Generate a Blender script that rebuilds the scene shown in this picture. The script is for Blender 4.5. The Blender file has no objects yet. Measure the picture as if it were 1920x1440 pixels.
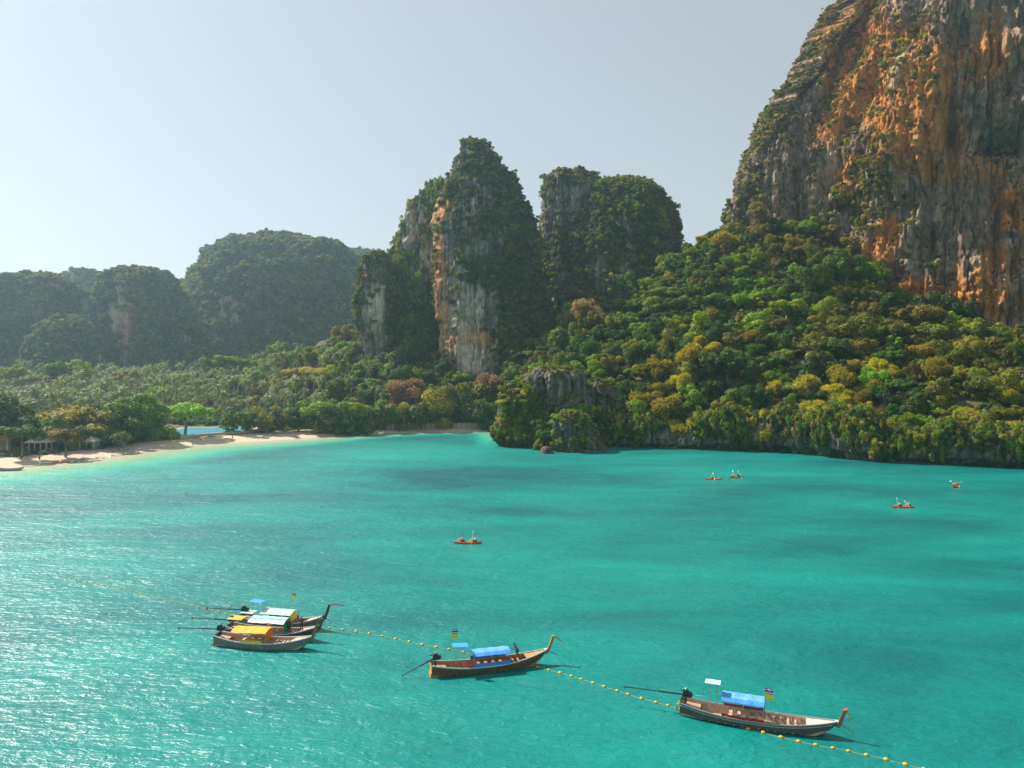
import bpy, math, random
import numpy as np
from mathutils import Vector, Matrix
R = math.radians
rng = np.random.default_rng(7)
random.seed(7)
SC = bpy.context.scene
COL = SC.collection

# ------------------------------------------------------------------ camera, sky, sun, exposure
F_PX = 1371.0; CAM_H = 28.0; HORIZON = 700.0
PITCH = math.atan((720.0 - HORIZON) / F_PX)
cam_d = bpy.data.cameras.new('camera'); cam = bpy.data.objects.new('camera', cam_d); COL.objects.link(cam)
cam_d.sensor_width = 36.0; cam_d.lens = F_PX / 1920 * 36.0
cam_d.clip_start = 0.5; cam_d.clip_end = 8000
cam.location = (0, 0, CAM_H); cam.rotation_euler = (math.pi / 2 - PITCH, 0, 0)
SC.camera = cam

SUN_EL, SUN_AZ = 46.0, -62.0          # azimuth measured from the view direction, negative = left
world = bpy.data.worlds.new('World'); SC.world = world; world.use_nodes = True
wn = world.node_tree.nodes; wl = world.node_tree.links
bg = wn['Background']
sky = wn.new('ShaderNodeTexSky'); sky.sky_type = 'NISHITA'; sky.sun_disc = False
sky.sun_elevation = R(SUN_EL); sky.sun_rotation = R(SUN_AZ)
sky.air_density = 1.0; sky.dust_density = 0.35; sky.ozone_density = 1.2; sky.altitude = 0
hs = wn.new('ShaderNodeHueSaturation'); hs.inputs['Saturation'].default_value = 0.55
wl.new(sky.outputs[0], hs.inputs['Color']); tint = wn.new('ShaderNodeMix'); tint.data_type = 'RGBA'; tint.blend_type = 'MULTIPLY'; tint.inputs['Factor'].default_value = 1.0; tint.inputs['B'].default_value = (1.0, 1.01, 0.95, 1)
wl.new(hs.outputs[0], tint.inputs['A']); veil = wn.new('ShaderNodeMix'); veil.data_type = 'RGBA'; veil.inputs['Factor'].default_value = 0.42; veil.inputs['B'].default_value = (4.75, 5.1, 5.3, 1)   # thin high haze evens out the blue
wl.new(tint.outputs['Result'], veil.inputs['A']); wl.new(veil.outputs['Result'], bg.inputs[0])
bg.inputs[1].default_value = 0.082
sun_d = bpy.data.lights.new('sun', 'SUN'); sun = bpy.data.objects.new('sun', sun_d); COL.objects.link(sun)
sun_d.energy = 5.0; sun_d.angle = R(0.53); sun_d.color = (1.0, 0.93, 0.82)
sdir = Vector((math.sin(R(SUN_AZ)) * math.cos(R(SUN_EL)), math.cos(R(SUN_AZ)) * math.cos(R(SUN_EL)), math.sin(R(SUN_EL))))
sun.rotation_euler = sdir.to_track_quat('Z', 'Y').to_euler()
SC.view_settings.view_transform = 'Standard'; SC.view_settings.look = 'None'
SC.view_settings.gamma = 1.0; SC.view_settings.use_curve_mapping = False
SC.view_settings.exposure = 0.75
SC.render.engine = 'CYCLES'
cy = SC.cycles
cy.use_denoising = True; cy.max_bounces = 6; cy.diffuse_bounces = 3; cy.glossy_bounces = 2
cy.transmission_bounces = 3; cy.transparent_max_bounces = 4; cy.volume_bounces = 1
cy.sample_clamp_direct = 2.5; cy.sample_clamp_indirect = 3; cy.caustics_reflective = False; cy.caustics_refractive = False
cy.use_adaptive_sampling = True; cy.adaptive_threshold = 0.015

# ------------------------------------------------------------------ geometry of the view
cp, sp = math.cos(PITCH), math.sin(PITCH)
def P(px, py, Y):
    """world point at distance Y that is seen at photograph pixel px, py"""
    dx = (px - 960) / F_PX; dz = -(py - 720) / F_PX
    y = cp + dz * sp; z = -sp + dz * cp
    k = Y / y
    return Vector((dx * k, Y, CAM_H + z * k))
def W(px, py, z=0.0):
    dx = (px - 960) / F_PX; dz = -(py - 720) / F_PX
    y = cp + dz * sp; zz = -sp + dz * cp
    k = (z - CAM_H) / zz
    return Vector((dx * k, y * k, z))
def proj(V):
    V = np.asarray(V, float).reshape(-1, 3)
    y = V[:, 1]; z = V[:, 2] - CAM_H
    fwd = y * cp - z * sp; up = y * sp + z * cp
    fwd = np.maximum(fwd, 1e-3)
    return 960 + F_PX * V[:, 0] / fwd, 720 - F_PX * up / fwd, fwd

# ------------------------------------------------------------------ noise
_perm = np.random.default_rng(3).permutation(256).astype(np.int64); _perm = np.concatenate([_perm, _perm, _perm])
_g = np.random.default_rng(4).normal(size=(256, 3)).astype(np.float32); _g /= np.linalg.norm(_g, axis=1, keepdims=True)
def pn(x, y, z, seed=0):
    x = np.asarray(x, np.float32) + seed * 17.31; y = np.asarray(y, np.float32) + seed * 7.77; z = np.asarray(z, np.float32) + np.float32(seed * 3.1)
    x, y, z = np.broadcast_arrays(x, y, z)
    xi = np.floor(x).astype(np.int64); yi = np.floor(y).astype(np.int64); zi = np.floor(z).astype(np.int64)
    fx = x - xi; fy = y - yi; fz = z - zi
    u = fx * fx * fx * (fx * (fx * 6 - 15) + 10); v = fy * fy * fy * (fy * (fy * 6 - 15) + 10); w = fz * fz * fz * (fz * (fz * 6 - 15) + 10)
    xi &= 255; yi &= 255; zi &= 255
    out = 0
    for a in (0, 1):
        for b in (0, 1):
            ab = _perm[_perm[(xi + a) & 255] + ((yi + b) & 255)]
            for c in (0, 1):
                g = _g[_perm[ab + ((zi + c) & 255)] & 255]
                d = g[..., 0] * (fx - a) + g[..., 1] * (fy - b) + g[..., 2] * (fz - c)
                out = out + d * (u if a else 1 - u) * (v if b else 1 - v) * (w if c else 1 - w)
    return out * 1.6
def fbm(x, y, z, o=3, seed=0):
    s = 0; a = 1.0; f = 1.0; t = 0
    for i in range(o):
        s = s + a * pn(x * f, y * f, z * f, seed + i * 5); t += a; a *= 0.5; f *= 2.03
    return s / t * 1.5
def sstep(a, b, x):
    t = np.clip((np.asarray(x, float) - a) / (b - a), 0, 1); return t * t * (3 - 2 * t)

# ------------------------------------------------------------------ mesh and object helpers
def mesh_np(name, V, Fq, mats=(), smooth=False, attrs=None):
    me = bpy.data.meshes.new(name)
    V = np.asarray(V, np.float32); Fq = np.asarray(Fq, np.int32)
    me.vertices.add(len(V)); me.vertices.foreach_set('co', V.ravel())
    if len(Fq):
        n, k = Fq.shape
        me.loops.add(n * k); me.loops.foreach_set('vertex_index', Fq.ravel())
        me.polygons.add(n); me.polygons.foreach_set('loop_start', np.arange(0, n * k, k, dtype=np.int32))
        me.polygons.foreach_set('use_smooth', np.full(n, smooth, bool))
    for k_, a in (attrs or {}).items():
        a = np.asarray(a, np.float32)
        if a.ndim == 1:
            at = me.attributes.new(k_, 'FLOAT', 'POINT'); at.data.foreach_set('value', a)
        else:
            at = me.attributes.new(k_, 'FLOAT_VECTOR', 'POINT'); at.data.foreach_set('vector', a.ravel())
    for m in mats: me.materials.append(m)
    me.update(calc_edges=True); me.validate()
    return me
def tag(o, label=None, cat=None, group=None, kind=None):
    if label: o['label'] = label
    if cat: o['category'] = cat
    if group: o['group'] = group
    if kind: o['kind'] = kind
    return o
def ob(name, me, parent=None, loc=None, rot=None, scale=None):
    o = bpy.data.objects.new(name, me); COL.objects.link(o)
    if parent: o.parent = parent
    if loc is not None: o.location = loc
    if rot is not None: o.rotation_euler = rot
    if scale is not None: o.scale = scale
    return o
def empty(name, loc, rz=0, label=None, cat=None, group=None):
    o = bpy.data.objects.new(name, None); COL.objects.link(o); o.location = loc; o.rotation_euler = (0, 0, rz)
    o.empty_display_size = 0.3
    return tag(o, label, cat, group)
def copy_tree(o, parent=None):
    c = o.copy(); COL.objects.link(c)
    if parent is not None: c.parent = parent
    for ch in o.children: copy_tree(ch, c)
    return c

class MB:
    """collects shapes, then becomes one mesh object"""
    def __init__(s): s.v = []; s.f = []; s.m = []
    def add(s, V, F, mi=0):
        b = len(s.v); s.v += [tuple(v) for v in V]; s.f += [tuple(i + b for i in f) for f in F]; s.m += [mi] * len(F); return s
    def box(s, c, d, rot=None, mi=0, taper=1.0):
        V = []
        for z in (-1, 1):
            k = taper if z > 0 else 1
            for x, y in ((-1, -1), (1, -1), (1, 1), (-1, 1)):
                p = Vector((x * d[0] / 2 * k, y * d[1] / 2 * k, z * d[2] / 2))
                if rot is not None: p = rot @ p
                V.append(p + Vector(c))
        return s.add(V, [(3, 2, 1, 0), (4, 5, 6, 7), (0, 1, 5, 4), (1, 2, 6, 5), (2, 3, 7, 6), (3, 0, 4, 7)], mi)
    def tube(s, pts, rad, n=6, mi=0, cap=True):
        pts = [Vector(p) for p in pts]
        if not hasattr(rad, '__len__'): rad = [rad] * len(pts)
        V = []; up = Vector((0, 0, 1))
        for i, p in enumerate(pts):
            t = (pts[min(i + 1, len(pts) - 1)] - pts[max(i - 1, 0)]).normalized()
            a = t.cross(up if abs(t.z) < 0.95 else Vector((1, 0, 0))).normalized(); b = a.cross(t)
            for k in range(n):
                an = 2 * math.pi * k / n
                V.append(p + (a * math.cos(an) + b * math.sin(an)) * rad[i])
        F = []
        for i in range(len(pts) - 1):
            for k in range(n):
                F.append((i * n + k, i * n + (k + 1) % n, (i + 1) * n + (k + 1) % n, (i + 1) * n + k))
        if cap:
            F.append(tuple(range(n - 1, -1, -1))); F.append(tuple((len(pts) - 1) * n + k for k in range(n)))
        return s.add(V, F, mi)
    def lathe(s, c, prof, n=10, mi=0, rot=None):
        V = []
        for r, z in prof:
            for k in range(n):
                an = 2 * math.pi * k / n
                p = Vector((r * math.cos(an), r * math.sin(an), z))
                if rot is not None: p = rot @ p
                V.append(p + Vector(c))
        F = []
        for i in range(len(prof) - 1):
            for k in range(n): F.append((i * n + k, i * n + (k + 1) % n, (i + 1) * n + (k + 1) % n, (i + 1) * n + k))
        F.append(tuple(range(n - 1, -1, -1))); F.append(tuple((len(prof) - 1) * n + k for k in range(n)))
        return s.add(V, F, mi)
    def grid(s, rows, mi=0, thick=0.0):
        nr, nc = len(rows), len(rows[0]); V = [Vector(p) for r in rows for p in r]
        F = [(i * nc + j, i * nc + j + 1, (i + 1) * nc + j + 1, (i + 1) * nc + j) for i in range(nr - 1) for j in range(nc - 1)]
        if thick:
            V2 = [p - Vector((0, 0, thick)) for p in V]; b = len(V)
            F2 = [tuple(b + i for i in reversed(f)) for f in F]
            ring = [j for j in range(nc)] + [i * nc + nc - 1 for i in range(1, nr)] + [(nr - 1) * nc + j for j in range(nc - 2, -1, -1)] + [i * nc for i in range(nr - 2, 0, -1)]
            F3 = [(ring[k], b + ring[k], b + ring[(k + 1) % len(ring)], ring[(k + 1) % len(ring)]) for k in range(len(ring))]
            return s.add(V + V2, F + F2 + F3, mi)
        return s.add(V, F, mi)
    def mesh(s, name, mats, smooth=False):
        me = bpy.data.meshes.new(name); me.from_pydata(s.v, [], s.f)
        for m in (mats if isinstance(mats, (list, tuple)) else [mats]): me.materials.append(m)
        me.polygons.foreach_set('material_index', s.m)
        if smooth: me.polygons.foreach_set('use_smooth', [True] * len(s.f))
        me.update(); return me
    def build(s, name, mats, parent=None, smooth=False, loc=None, rot=None):
        return ob(name, s.mesh(name, mats, smooth), parent, loc, rot)

# ------------------------------------------------------------------ materials
def newmat(name):
    m = bpy.data.materials.new(name); m.use_nodes = True
    nt = m.node_tree; return m, nt.nodes, nt.links, nt.nodes['Principled BSDF'], nt.nodes['Material Output']
def nd(N, t, **kw):
    n = N.new(t)
    for k, v in kw.items():
        if k.startswith('i_'): n.inputs[k[2:].replace('_', ' ')].default_value = v
        elif k.startswith('n') and k[1:].isdigit(): n.inputs[int(k[1:])].default_value = v
        else: setattr(n, k, v)
    return n
def ramp(N, stops, interp='LINEAR'):
    n = N.new('ShaderNodeValToRGB'); cr = n.color_ramp; cr.interpolation = interp
    while len(cr.elements) < len(stops): cr.elements.new(0.5)
    for e, (p, c) in zip(cr.elements, stops): e.position = p; e.color = (*c, 1) if len(c) == 3 else c
    return n
def mixc(N, L, fac, a, b, mode='MIX'):
    n = N.new('ShaderNodeMix'); n.data_type = 'RGBA'; n.blend_type = mode
    for s, v in ((n.inputs['Factor'], fac), (n.inputs['A'], a), (n.inputs['B'], b)):
        if hasattr(v, 'links'): L.new(v, s)
        else: s.default_value = v if not isinstance(v, tuple) else ((*v, 1) if len(v) == 3 else v)
    return n.outputs['Result']
def math_(N, L, op, a, b=None, c=None, clamp=False):
    n = N.new('ShaderNodeMath'); n.operation = op; n.use_clamp = clamp
    for i, v in enumerate((a, b, c)):
        if v is None: continue
        if hasattr(v, 'links'): L.new(v, n.inputs[i])
        else: n.inputs[i].default_value = v
    return n.outputs[0]
def coords(N, L, scale, obj=False):
    mp = N.new('ShaderNodeMapping'); mp.inputs['Scale'].default_value = scale
    if obj:
        tc = N.new('ShaderNodeTexCoord'); L.new(tc.outputs['Object'], mp.inputs[0])
    else:
        g = N.new('ShaderNodeNewGeometry'); L.new(g.outputs['Position'], mp.inputs[0])
    return mp.outputs[0]
def noise(N, L, scale, det=4, rough=0.55, obj=False, dist=0.0):
    n = N.new('ShaderNodeTexNoise'); n.inputs['Scale'].default_value = 1.0; n.inputs['Detail'].default_value = det
    n.inputs['Roughness'].default_value = rough; n.inputs['Distortion'].default_value = dist
    L.new(coords(N, L, scale if isinstance(scale, tuple) else (scale,) * 3, obj), n.inputs['Vector'])
    return n.outputs['Fac']
def simple(name, col, rough=0.6, metal=0.0, var=0.25, scale=6.0, spec=0.4, bump=0.0):
    m, N, L, B, O = newmat(name)
    f = noise(N, L, scale, 5, 0.6, obj=True)
    dark = tuple(c * (1 - var) for c in col); lite = tuple(min(1, c * (1 + var)) for c in col)
    r = ramp(N, [(0.3, dark), (0.7, lite)]); L.new(f, r.inputs[0]); L.new(r.outputs[0], B.inputs['Base Color'])
    B.inputs['Roughness'].default_value = rough; B.inputs['Metallic'].default_value = metal
    B.inputs['Specular IOR Level'].default_value = spec
    if bump:
        b = N.new('ShaderNodeBump'); b.inputs['Strength'].default_value = bump; b.inputs['Distance'].default_value = 0.02
        L.new(f, b.inputs['Height']); L.new(b.outputs[0], B.inputs['Normal'])
    return m
def leafmat(name, dark, light, trans=0.45, rough=0.6, hue=0.03, val=0.35, spec=0.35):
    m, N, L, B, O = newmat(name)
    oi = N.new('ShaderNodeObjectInfo')
    f = noise(N, L, 0.9, 3, 0.6)
    f2 = noise(N, L, 0.13, 2, 0.5)
    a = math_(N, L, 'MULTIPLY', f, 0.55); b = math_(N, L, 'MULTIPLY', f2, 0.45); s_ = math_(N, L, 'ADD', a, b)
    r = ramp(N, [(0.36, dark), (0.62, light)]); L.new(s_, r.inputs[0])
    hsv = N.new('ShaderNodeHueSaturation'); L.new(r.outputs[0], hsv.inputs['Color'])
    L.new(math_(N, L, 'MULTIPLY_ADD', oi.outputs['Random'], hue * 2, 0.5 - hue), hsv.inputs['Hue'])
    rv = math_(N, L, 'FRACT', math_(N, L, 'MULTIPLY', oi.outputs['Random'], 7.13))
    L.new(math_(N, L, 'MULTIPLY_ADD', rv, val * 2, 1 - val), hsv.inputs['Value'])
    L.new(hsv.outputs[0], B.inputs['Base Color'])
    B.inputs['Roughness'].default_value = rough; B.inputs['Specular IOR Level'].default_value = spec
    t = N.new('ShaderNodeBsdfTranslucent')
    tc = mixc(N, L, 1.0, hsv.outputs[0], (1.5, 1.25, 0.45), 'MULTIPLY'); L.new(tc, t.inputs[0])
    ms = N.new('ShaderNodeMixShader'); ms.inputs[0].default_value = trans
    L.new(B.outputs[0], ms.inputs[1]); L.new(t.outputs[0], ms.inputs[2]); L.new(ms.outputs[0], O.inputs[0])
    return m

M = {}
M['leaf_dark'] = leafmat('leaf_dark', (0.018, 0.046, 0.007), (0.105, 0.180, 0.016))
M['leaf_mid'] = leafmat('leaf_mid', (0.044, 0.092, 0.006), (0.220, 0.310, 0.016))
M['leaf_bright'] = leafmat('leaf_bright', (0.085, 0.180, 0.006), (0.270, 0.420, 0.016))
M['leaf_olive'] = leafmat('leaf_olive', (0.072, 0.082, 0.009), (0.310, 0.290, 0.026))
M['leaf_yellow'] = leafmat('leaf_yellow', (0.260, 0.235, 0.014), (0.600, 0.520, 0.030), hue=0.004)
M['leaf_gold'] = leafmat('leaf_gold', (0.130, 0.145, 0.008), (0.460, 0.420, 0.022), hue=0.012)
M['leaf_rust'] = leafmat('leaf_rust', (0.120, 0.092, 0.034), (0.340, 0.260, 0.100), hue=0.008)
M['leaf_pink'] = leafmat('leaf_pink', (0.170, 0.105, 0.075), (0.380, 0.250, 0.190), hue=0.006)
M['leaf_blue'] = leafmat('leaf_blue', (0.022, 0.060, 0.022), (0.100, 0.185, 0.065))
M['palm_leaf'] = leafmat('palm_leaf', (0.040, 0.075, 0.014), (0.175, 0.235, 0.050), trans=0.35, rough=0.55, spec=0.35)
M['bark'] = simple('bark', (0.16, 0.125, 0.095), 0.9, var=0.35, scale=3)
M['bark_pale'] = simple('bark_pale', (0.32, 0.27, 0.21), 0.9, var=0.3, scale=3)

def rockmat(name, grey, pale, dark, rust, streak=1.0, zs=1.0, warm=0.0):
    """limestone: vertical water streaks, pale drapes, rust from the attribute, green film where plants hold"""
    m, N, L, B, O = newmat(name)
    n1 = noise(N, L, (0.22 * zs, 0.22 * zs, 0.022 * zs), 6, 0.62, dist=0.6)
    n2 = noise(N, L, (0.9 * zs, 0.9 * zs, 0.10 * zs), 5, 0.65, dist=0.4)
    n3 = noise(N, L, 0.05 * zs, 4, 0.6)
    n4 = noise(N, L, (0.35 * zs, 0.35 * zs, 0.12 * zs), 6, 0.7, dist=0.8)
    n5 = noise(N, L, (0.11 * zs, 0.11 * zs, 0.05 * zs), 6, 0.72, dist=1.2)
    r1 = ramp(N, [(0.28, dark), (0.48, grey), (0.72, pale)]); L.new(n1, r1.inputs[0])
    r2 = ramp(N, [(0.30, (0.35, 0.35, 0.36)), (0.5, (1, 1, 1)), (0.72, (1.35, 1.33, 1.3))]); L.new(n2, r2.inputs[0])
    c = mixc(N, L, 0.85, r1.outputs[0], r2.outputs[0], 'MULTIPLY')
    at = N.new('ShaderNodeAttribute'); at.attribute_name = 'rust'
    rr = ramp(N, [(0.44, (0, 0, 0)), (0.56, (1, 1, 1))])
    s_ = math_(N, L, 'ADD', math_(N, L, 'MULTIPLY', math_(N, L, 'ADD', n4, n5), 0.72), math_(N, L, 'MULTIPLY', at.outputs['Fac'], 0.44)); s_ = math_(N, L, 'SUBTRACT', s_, 0.42)
    L.new(s_, rr.inputs[0])
    rc = ramp(N, [(0.3, tuple(x * 0.62 for x in rust)), (0.52, rust), (0.75, (min(1, rust[0] * 1.25), rust[1] * 1.75, rust[2] * 2.9))]); L.new(n2, rc.inputs[0])
    c = mixc(N, L, rr.outputs[0], c, rc.outputs[0])
    ap = N.new('ShaderNodeAttribute'); ap.attribute_name = 'pale'
    pr = ramp(N, [(0.50, (0, 0, 0)), (0.66, (1, 1, 1))]); L.new(math_(N, L, 'ADD', math_(N, L, 'MULTIPLY', math_(N, L, 'ADD', n1, n5), 0.55), math_(N, L, 'MULTIPLY_ADD', ap.outputs['Fac'], 0.34, -0.22)), pr.inputs[0])
    pcr = mixc(N, L, 1.0, tuple(min(1, x * 1.25) for x in pale), r2.outputs[0], 'MULTIPLY')
    c = mixc(N, L, pr.outputs[0], c, pcr)
    am = N.new('ShaderNodeAttribute'); am.attribute_name = 'moss'
    mr = ramp(N, [(0.42, (0, 0, 0)), (0.6, (1, 1, 1))])
    L.new(math_(N, L, 'ADD', math_(N, L, 'MULTIPLY', n4, 0.5), math_(N, L, 'MULTIPLY', am.outputs['Fac'], 0.42)), mr.inputs[0])
    mc = ramp(N, [(0.35, (0.020, 0.032, 0.010)), (0.65, (0.065, 0.085, 0.020))]); L.new(n2, mc.inputs[0])
    c = mixc(N, L, mr.outputs[0], c, mc.outputs[0])
    n6 = noise(N, L, (0.42 * zs, 0.42 * zs, 0.016 * zs), 5, 0.7, dist=0.5)
    r6 = ramp(N, [(0.54, (1, 1, 1)), (0.60, (0.52, 0.52, 0.53))]); L.new(n6, r6.inputs[0])
    c = mixc(N, L, 0.85, c, r6.outputs[0], 'MULTIPLY')
    L.new(c, B.inputs['Base Color'])
    B.inputs['Roughness'].default_value = 0.92; B.inputs['Specular IOR Level'].default_value = 0.2
    h = math_(N, L, 'ADD', math_(N, L, 'MULTIPLY', n2, 0.8), math_(N, L, 'MULTIPLY', n4, 1.4))
    b = N.new('ShaderNodeBump'); b.inputs['Strength'].default_value = 0.9; b.inputs['Distance'].default_value = 1.2 / zs
    L.new(h, b.inputs['Height']); L.new(b.outputs[0], B.inputs['Normal'])
    return m
M['rock_big'] = rockmat('rock_big', (0.270, 0.190, 0.140), (0.52, 0.39, 0.29), (0.085, 0.066, 0.054), (0.54, 0.215, 0.055))
M['rock_tower'] = rockmat('rock_tower', (0.190, 0.175, 0.150), (0.44, 0.38, 0.31), (0.055, 0.056, 0.050), (0.56, 0.27, 0.10))
M['rock_sea'] = rockmat('rock_sea', (0.165, 0.138, 0.108), (0.30, 0.255, 0.20), (0.032, 0.030, 0.024), (0.34, 0.19, 0.08), zs=1.6)
M['rock_far'] = rockmat('rock_far', (0.17, 0.15, 0.13), (0.40, 0.33, 0.27), (0.055, 0.058, 0.050), (0.50, 0.25, 0.16), zs=0.6)
# ------------------------------------------------------------------ shoreline and ground
SHORE_PX = [(0, 880), (60, 873), (150, 863), (250, 850), (330, 838), (400, 832), (500, 826), (600, 820), (700, 814), (800, 811), (925, 810)]
ROCK_PX = [(936, 818), (958, 836), (1000, 844), (1060, 849), (1135, 847), (1152, 838), (1300, 842), (1400, 845), (1500, 852), (1600, 862), (1700, 868), (1800, 872), (1920, 878)]
sh = [(-2300, -200), (-900, 20), (-500, 70), (-300, 115), (-200, 172)] + [tuple(W(*p)[:2]) for p in SHORE_PX + ROCK_PX] + [(200, 200), (300, 193), (600, 180), (2300, 120)]
SHX = np.array([p[0] for p in sh]); SHY = np.array([p[1] for p in sh])
_sx = np.concatenate([np.linspace(SHX[i], SHX[i + 1], 12, endpoint=False) for i in range(len(SHX) - 1)] + [[SHX[-1]]])
_sy = np.interp(_sx, SHX, SHY)
def shore_d(x, y):
    """signed distance to the shoreline, positive on land"""
    x = np.asarray(x, float); y = np.asarray(y, float); shp = x.shape
    x = x.ravel(); y = y.ravel(); best = np.full(x.shape, 1e18)
    for i in range(len(SHX) - 1):
        ax, ay, bx, by = SHX[i], SHY[i], SHX[i + 1], SHY[i + 1]
        dx, dy = bx - ax, by - ay
        t = np.clip(((x - ax) * dx + (y - ay) * dy) / (dx * dx + dy * dy), 0, 1)
        best = np.minimum(best, (x - ax - t * dx) ** 2 + (y - ay - t * dy) ** 2)
    s = np.where(y > np.interp(x, SHX, SHY), 1, -1)
    return (np.sqrt(best) * s).reshape(shp)

ctl = []
for q in [(1180, 800, 284), (1300, 803, 276), (1400, 800, 272), (1500, 800, 262), (1600, 803, 248), (1750, 806, 236), (1900, 812, 228), (2100, 815, 222),
          (985, 790, 292), (1050, 770, 292), (1110, 745, 305), (1200, 715, 305), (1300, 705, 300), (1450, 705, 290), (1600, 712, 275), (1750, 712, 262), (1900, 720, 252), (2150, 730, 245),
          (1050, 672, 350), (1150, 635, 350), (1250, 615, 345), (1400, 605, 335), (1550, 615, 315), (1700, 640, 295), (1900, 660, 275), (2200, 670, 262), (1740, 625, 335), (1850, 645, 325), (1960, 665, 318),
          (1020, 640, 400), (1100, 605, 392), (1200, 555, 390), (1285, 492, 400), (1350, 445, 405), (1450, 420, 402), (1550, 450, 380), (1610, 520, 345), (1690, 590, 345), (1800, 640, 350), (1920, 665, 345), (2200, 640, 285),
          (640, 745, 390), (760, 735, 385), (860, 715, 395), (930, 700, 400), (960, 745, 350), (800, 770, 365), (900, 775, 362),
          (700, 680, 425), (620, 665, 455), (560, 672, 470), (660, 640, 475), (600, 640, 520), (700, 640, 520)]:
    v = P(*q); ctl.append((v.x, v.y, v.z))
ctl += [(-60, 360, 3), (-120, 320, 2.4), (-170, 300, 2.4), (-220, 260, 2.4), (-300, 250, 2.6), (-120, 400, 5), (-200, 400, 5), (-320, 400, 6), (-500, 300, 4),
        (-150, 480, 11), (-250, 480, 10), (-350, 500, 11), (-180, 600, 16), (-350, 640, 17), (-500, 640, 17), (-800, 500, 12), (-300, 800, 22), (-600, 800, 22), (-100, 800, 22),
        (0, 600, 30), (60, 600, 40), (150, 600, 60), (400, 600, 60), (0, 900, 25), (300, 900, 30), (-1500, 1500, 20), (0, 2300, 20), (1500, 1500, 20), (2200, 400, 60), (600, 300, 60), (-2000, 600, 20), (40, 430, 42), (90, 440, 70), (115, 450, 85)]
ctl = np.array(ctl)
_K = np.linalg.norm(ctl[:, None, :2] - ctl[None, :, :2], axis=2)
_n = len(ctl); _A = np.zeros((_n + 1, _n + 1)); _A[:_n, :_n] = _K - np.eye(_n) * 1.5; _A[:_n, _n] = 1; _A[_n, :_n] = 1
_w = np.linalg.solve(_A, np.concatenate([ctl[:, 2], [0]]))
def height(x, y, detail=True):
    x = np.asarray(x, float); y = np.asarray(y, float); shp = x.shape; x = x.ravel(); y = y.ravel()
    T = np.full(x.shape, _w[-1])
    for i in range(_n): T += _w[i] * np.sqrt((x - ctl[i, 0]) ** 2 + (y - ctl[i, 1]) ** 2)
    T = np.maximum(T, 2.0)
    d = shore_d(x, y)
    rock = sstep(-12, 2, x)
    if detail: T = T + fbm(x / 28, y / 28, np.zeros_like(x), 3, 2) * np.clip((T - 5) / 10, 0.05, 1) * 3.0
    beach = np.where(d > 0, 2.1 * (1 - np.exp(-np.maximum(d, 0) / 9.0)), 0)
    zb = beach + (T - beach) * sstep(8, 45, d)
    zr = T * sstep(2.0, 7.0, d)
    z = zb * (1 - rock) + zr * rock
    z = np.where(d < 0, np.maximum(d * 0.08, -7) - 0.4 * rock, z)
    return z.reshape(shp)

def warp(n, lo, hi, c, core):
    """n samples from lo to hi, dense around c +- core"""
    a = np.linspace(-1, 1, n); k = 3.2
    u = np.sinh(a * k) / np.sinh(k)
    x = np.where(u < 0, c + u * (c - lo), c + u * (hi - c)); return x
gx = np.unique(np.concatenate([np.linspace(-2300, -420, 45), np.linspace(-420, 260, 330), np.linspace(260, 2300, 45)]))
gy = np.unique(np.concatenate([np.linspace(-250, 190, 50), np.linspace(190, 520, 220), np.linspace(520, 2350, 80)]))
GX, GY = np.meshgrid(gx, gy); GZ = height(GX, GY)
nx, ny = len(gx), len(gy)
idx = np.arange(nx * ny).reshape(ny, nx)
Fg = np.stack([idx[:-1, :-1], idx[:-1, 1:], idx[1:, 1:], idx[1:, :-1]], -1).reshape(-1, 4)
D_ = shore_d(GX, GY)
m, N, L, B, O = newmat('ground')
at = N.new('ShaderNodeAttribute'); at.attribute_name = 'inland'
nf = noise(N, L, 0.35, 5, 0.65); nfine = noise(N, L, 2.2, 4, 0.6)
sand = ramp(N, [(0.35, (0.46, 0.36, 0.26)), (0.65, (0.62, 0.50, 0.38))]); L.new(nfine, sand.inputs[0])
soil = ramp(N, [(0.35, (0.045, 0.040, 0.018)), (0.6, (0.12, 0.105, 0.045))]); L.new(nf, soil.inputs[0])
fr = ramp(N, [(0.42, (0, 0, 0)), (0.58, (1, 1, 1))]); L.new(math_(N, L, 'ADD', at.outputs['Fac'], math_(N, L, 'MULTIPLY_ADD', nf, 0.5, -0.25)), fr.inputs[0])
L.new(mixc(N, L, fr.outputs[0], sand.outputs[0], soil.outputs[0]), B.inputs['Base Color']); B.inputs['Roughness'].default_value = 0.95
bb = N.new('ShaderNodeBump'); bb.inputs['Strength'].default_value = 0.6; bb.inputs['Distance'].default_value = 0.4; L.new(nf, bb.inputs['Height']); L.new(bb.outputs[0], B.inputs['Normal'])
M['ground'] = m
inl = np.maximum(sstep(11 - 3 * sstep(-110, -130, GX), 30 - 10 * sstep(-110, -130, GX), D_), sstep(-12, 0, GX))  # at left, soil colour reaches seaward, painting in tree shade along with debris
ground = ob('ground', mesh_np('ground', np.stack([GX, GY, GZ], -1).reshape(-1, 3), Fg, [m], True, {'inland': inl.ravel()})); tag(ground, kind='structure')

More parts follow.
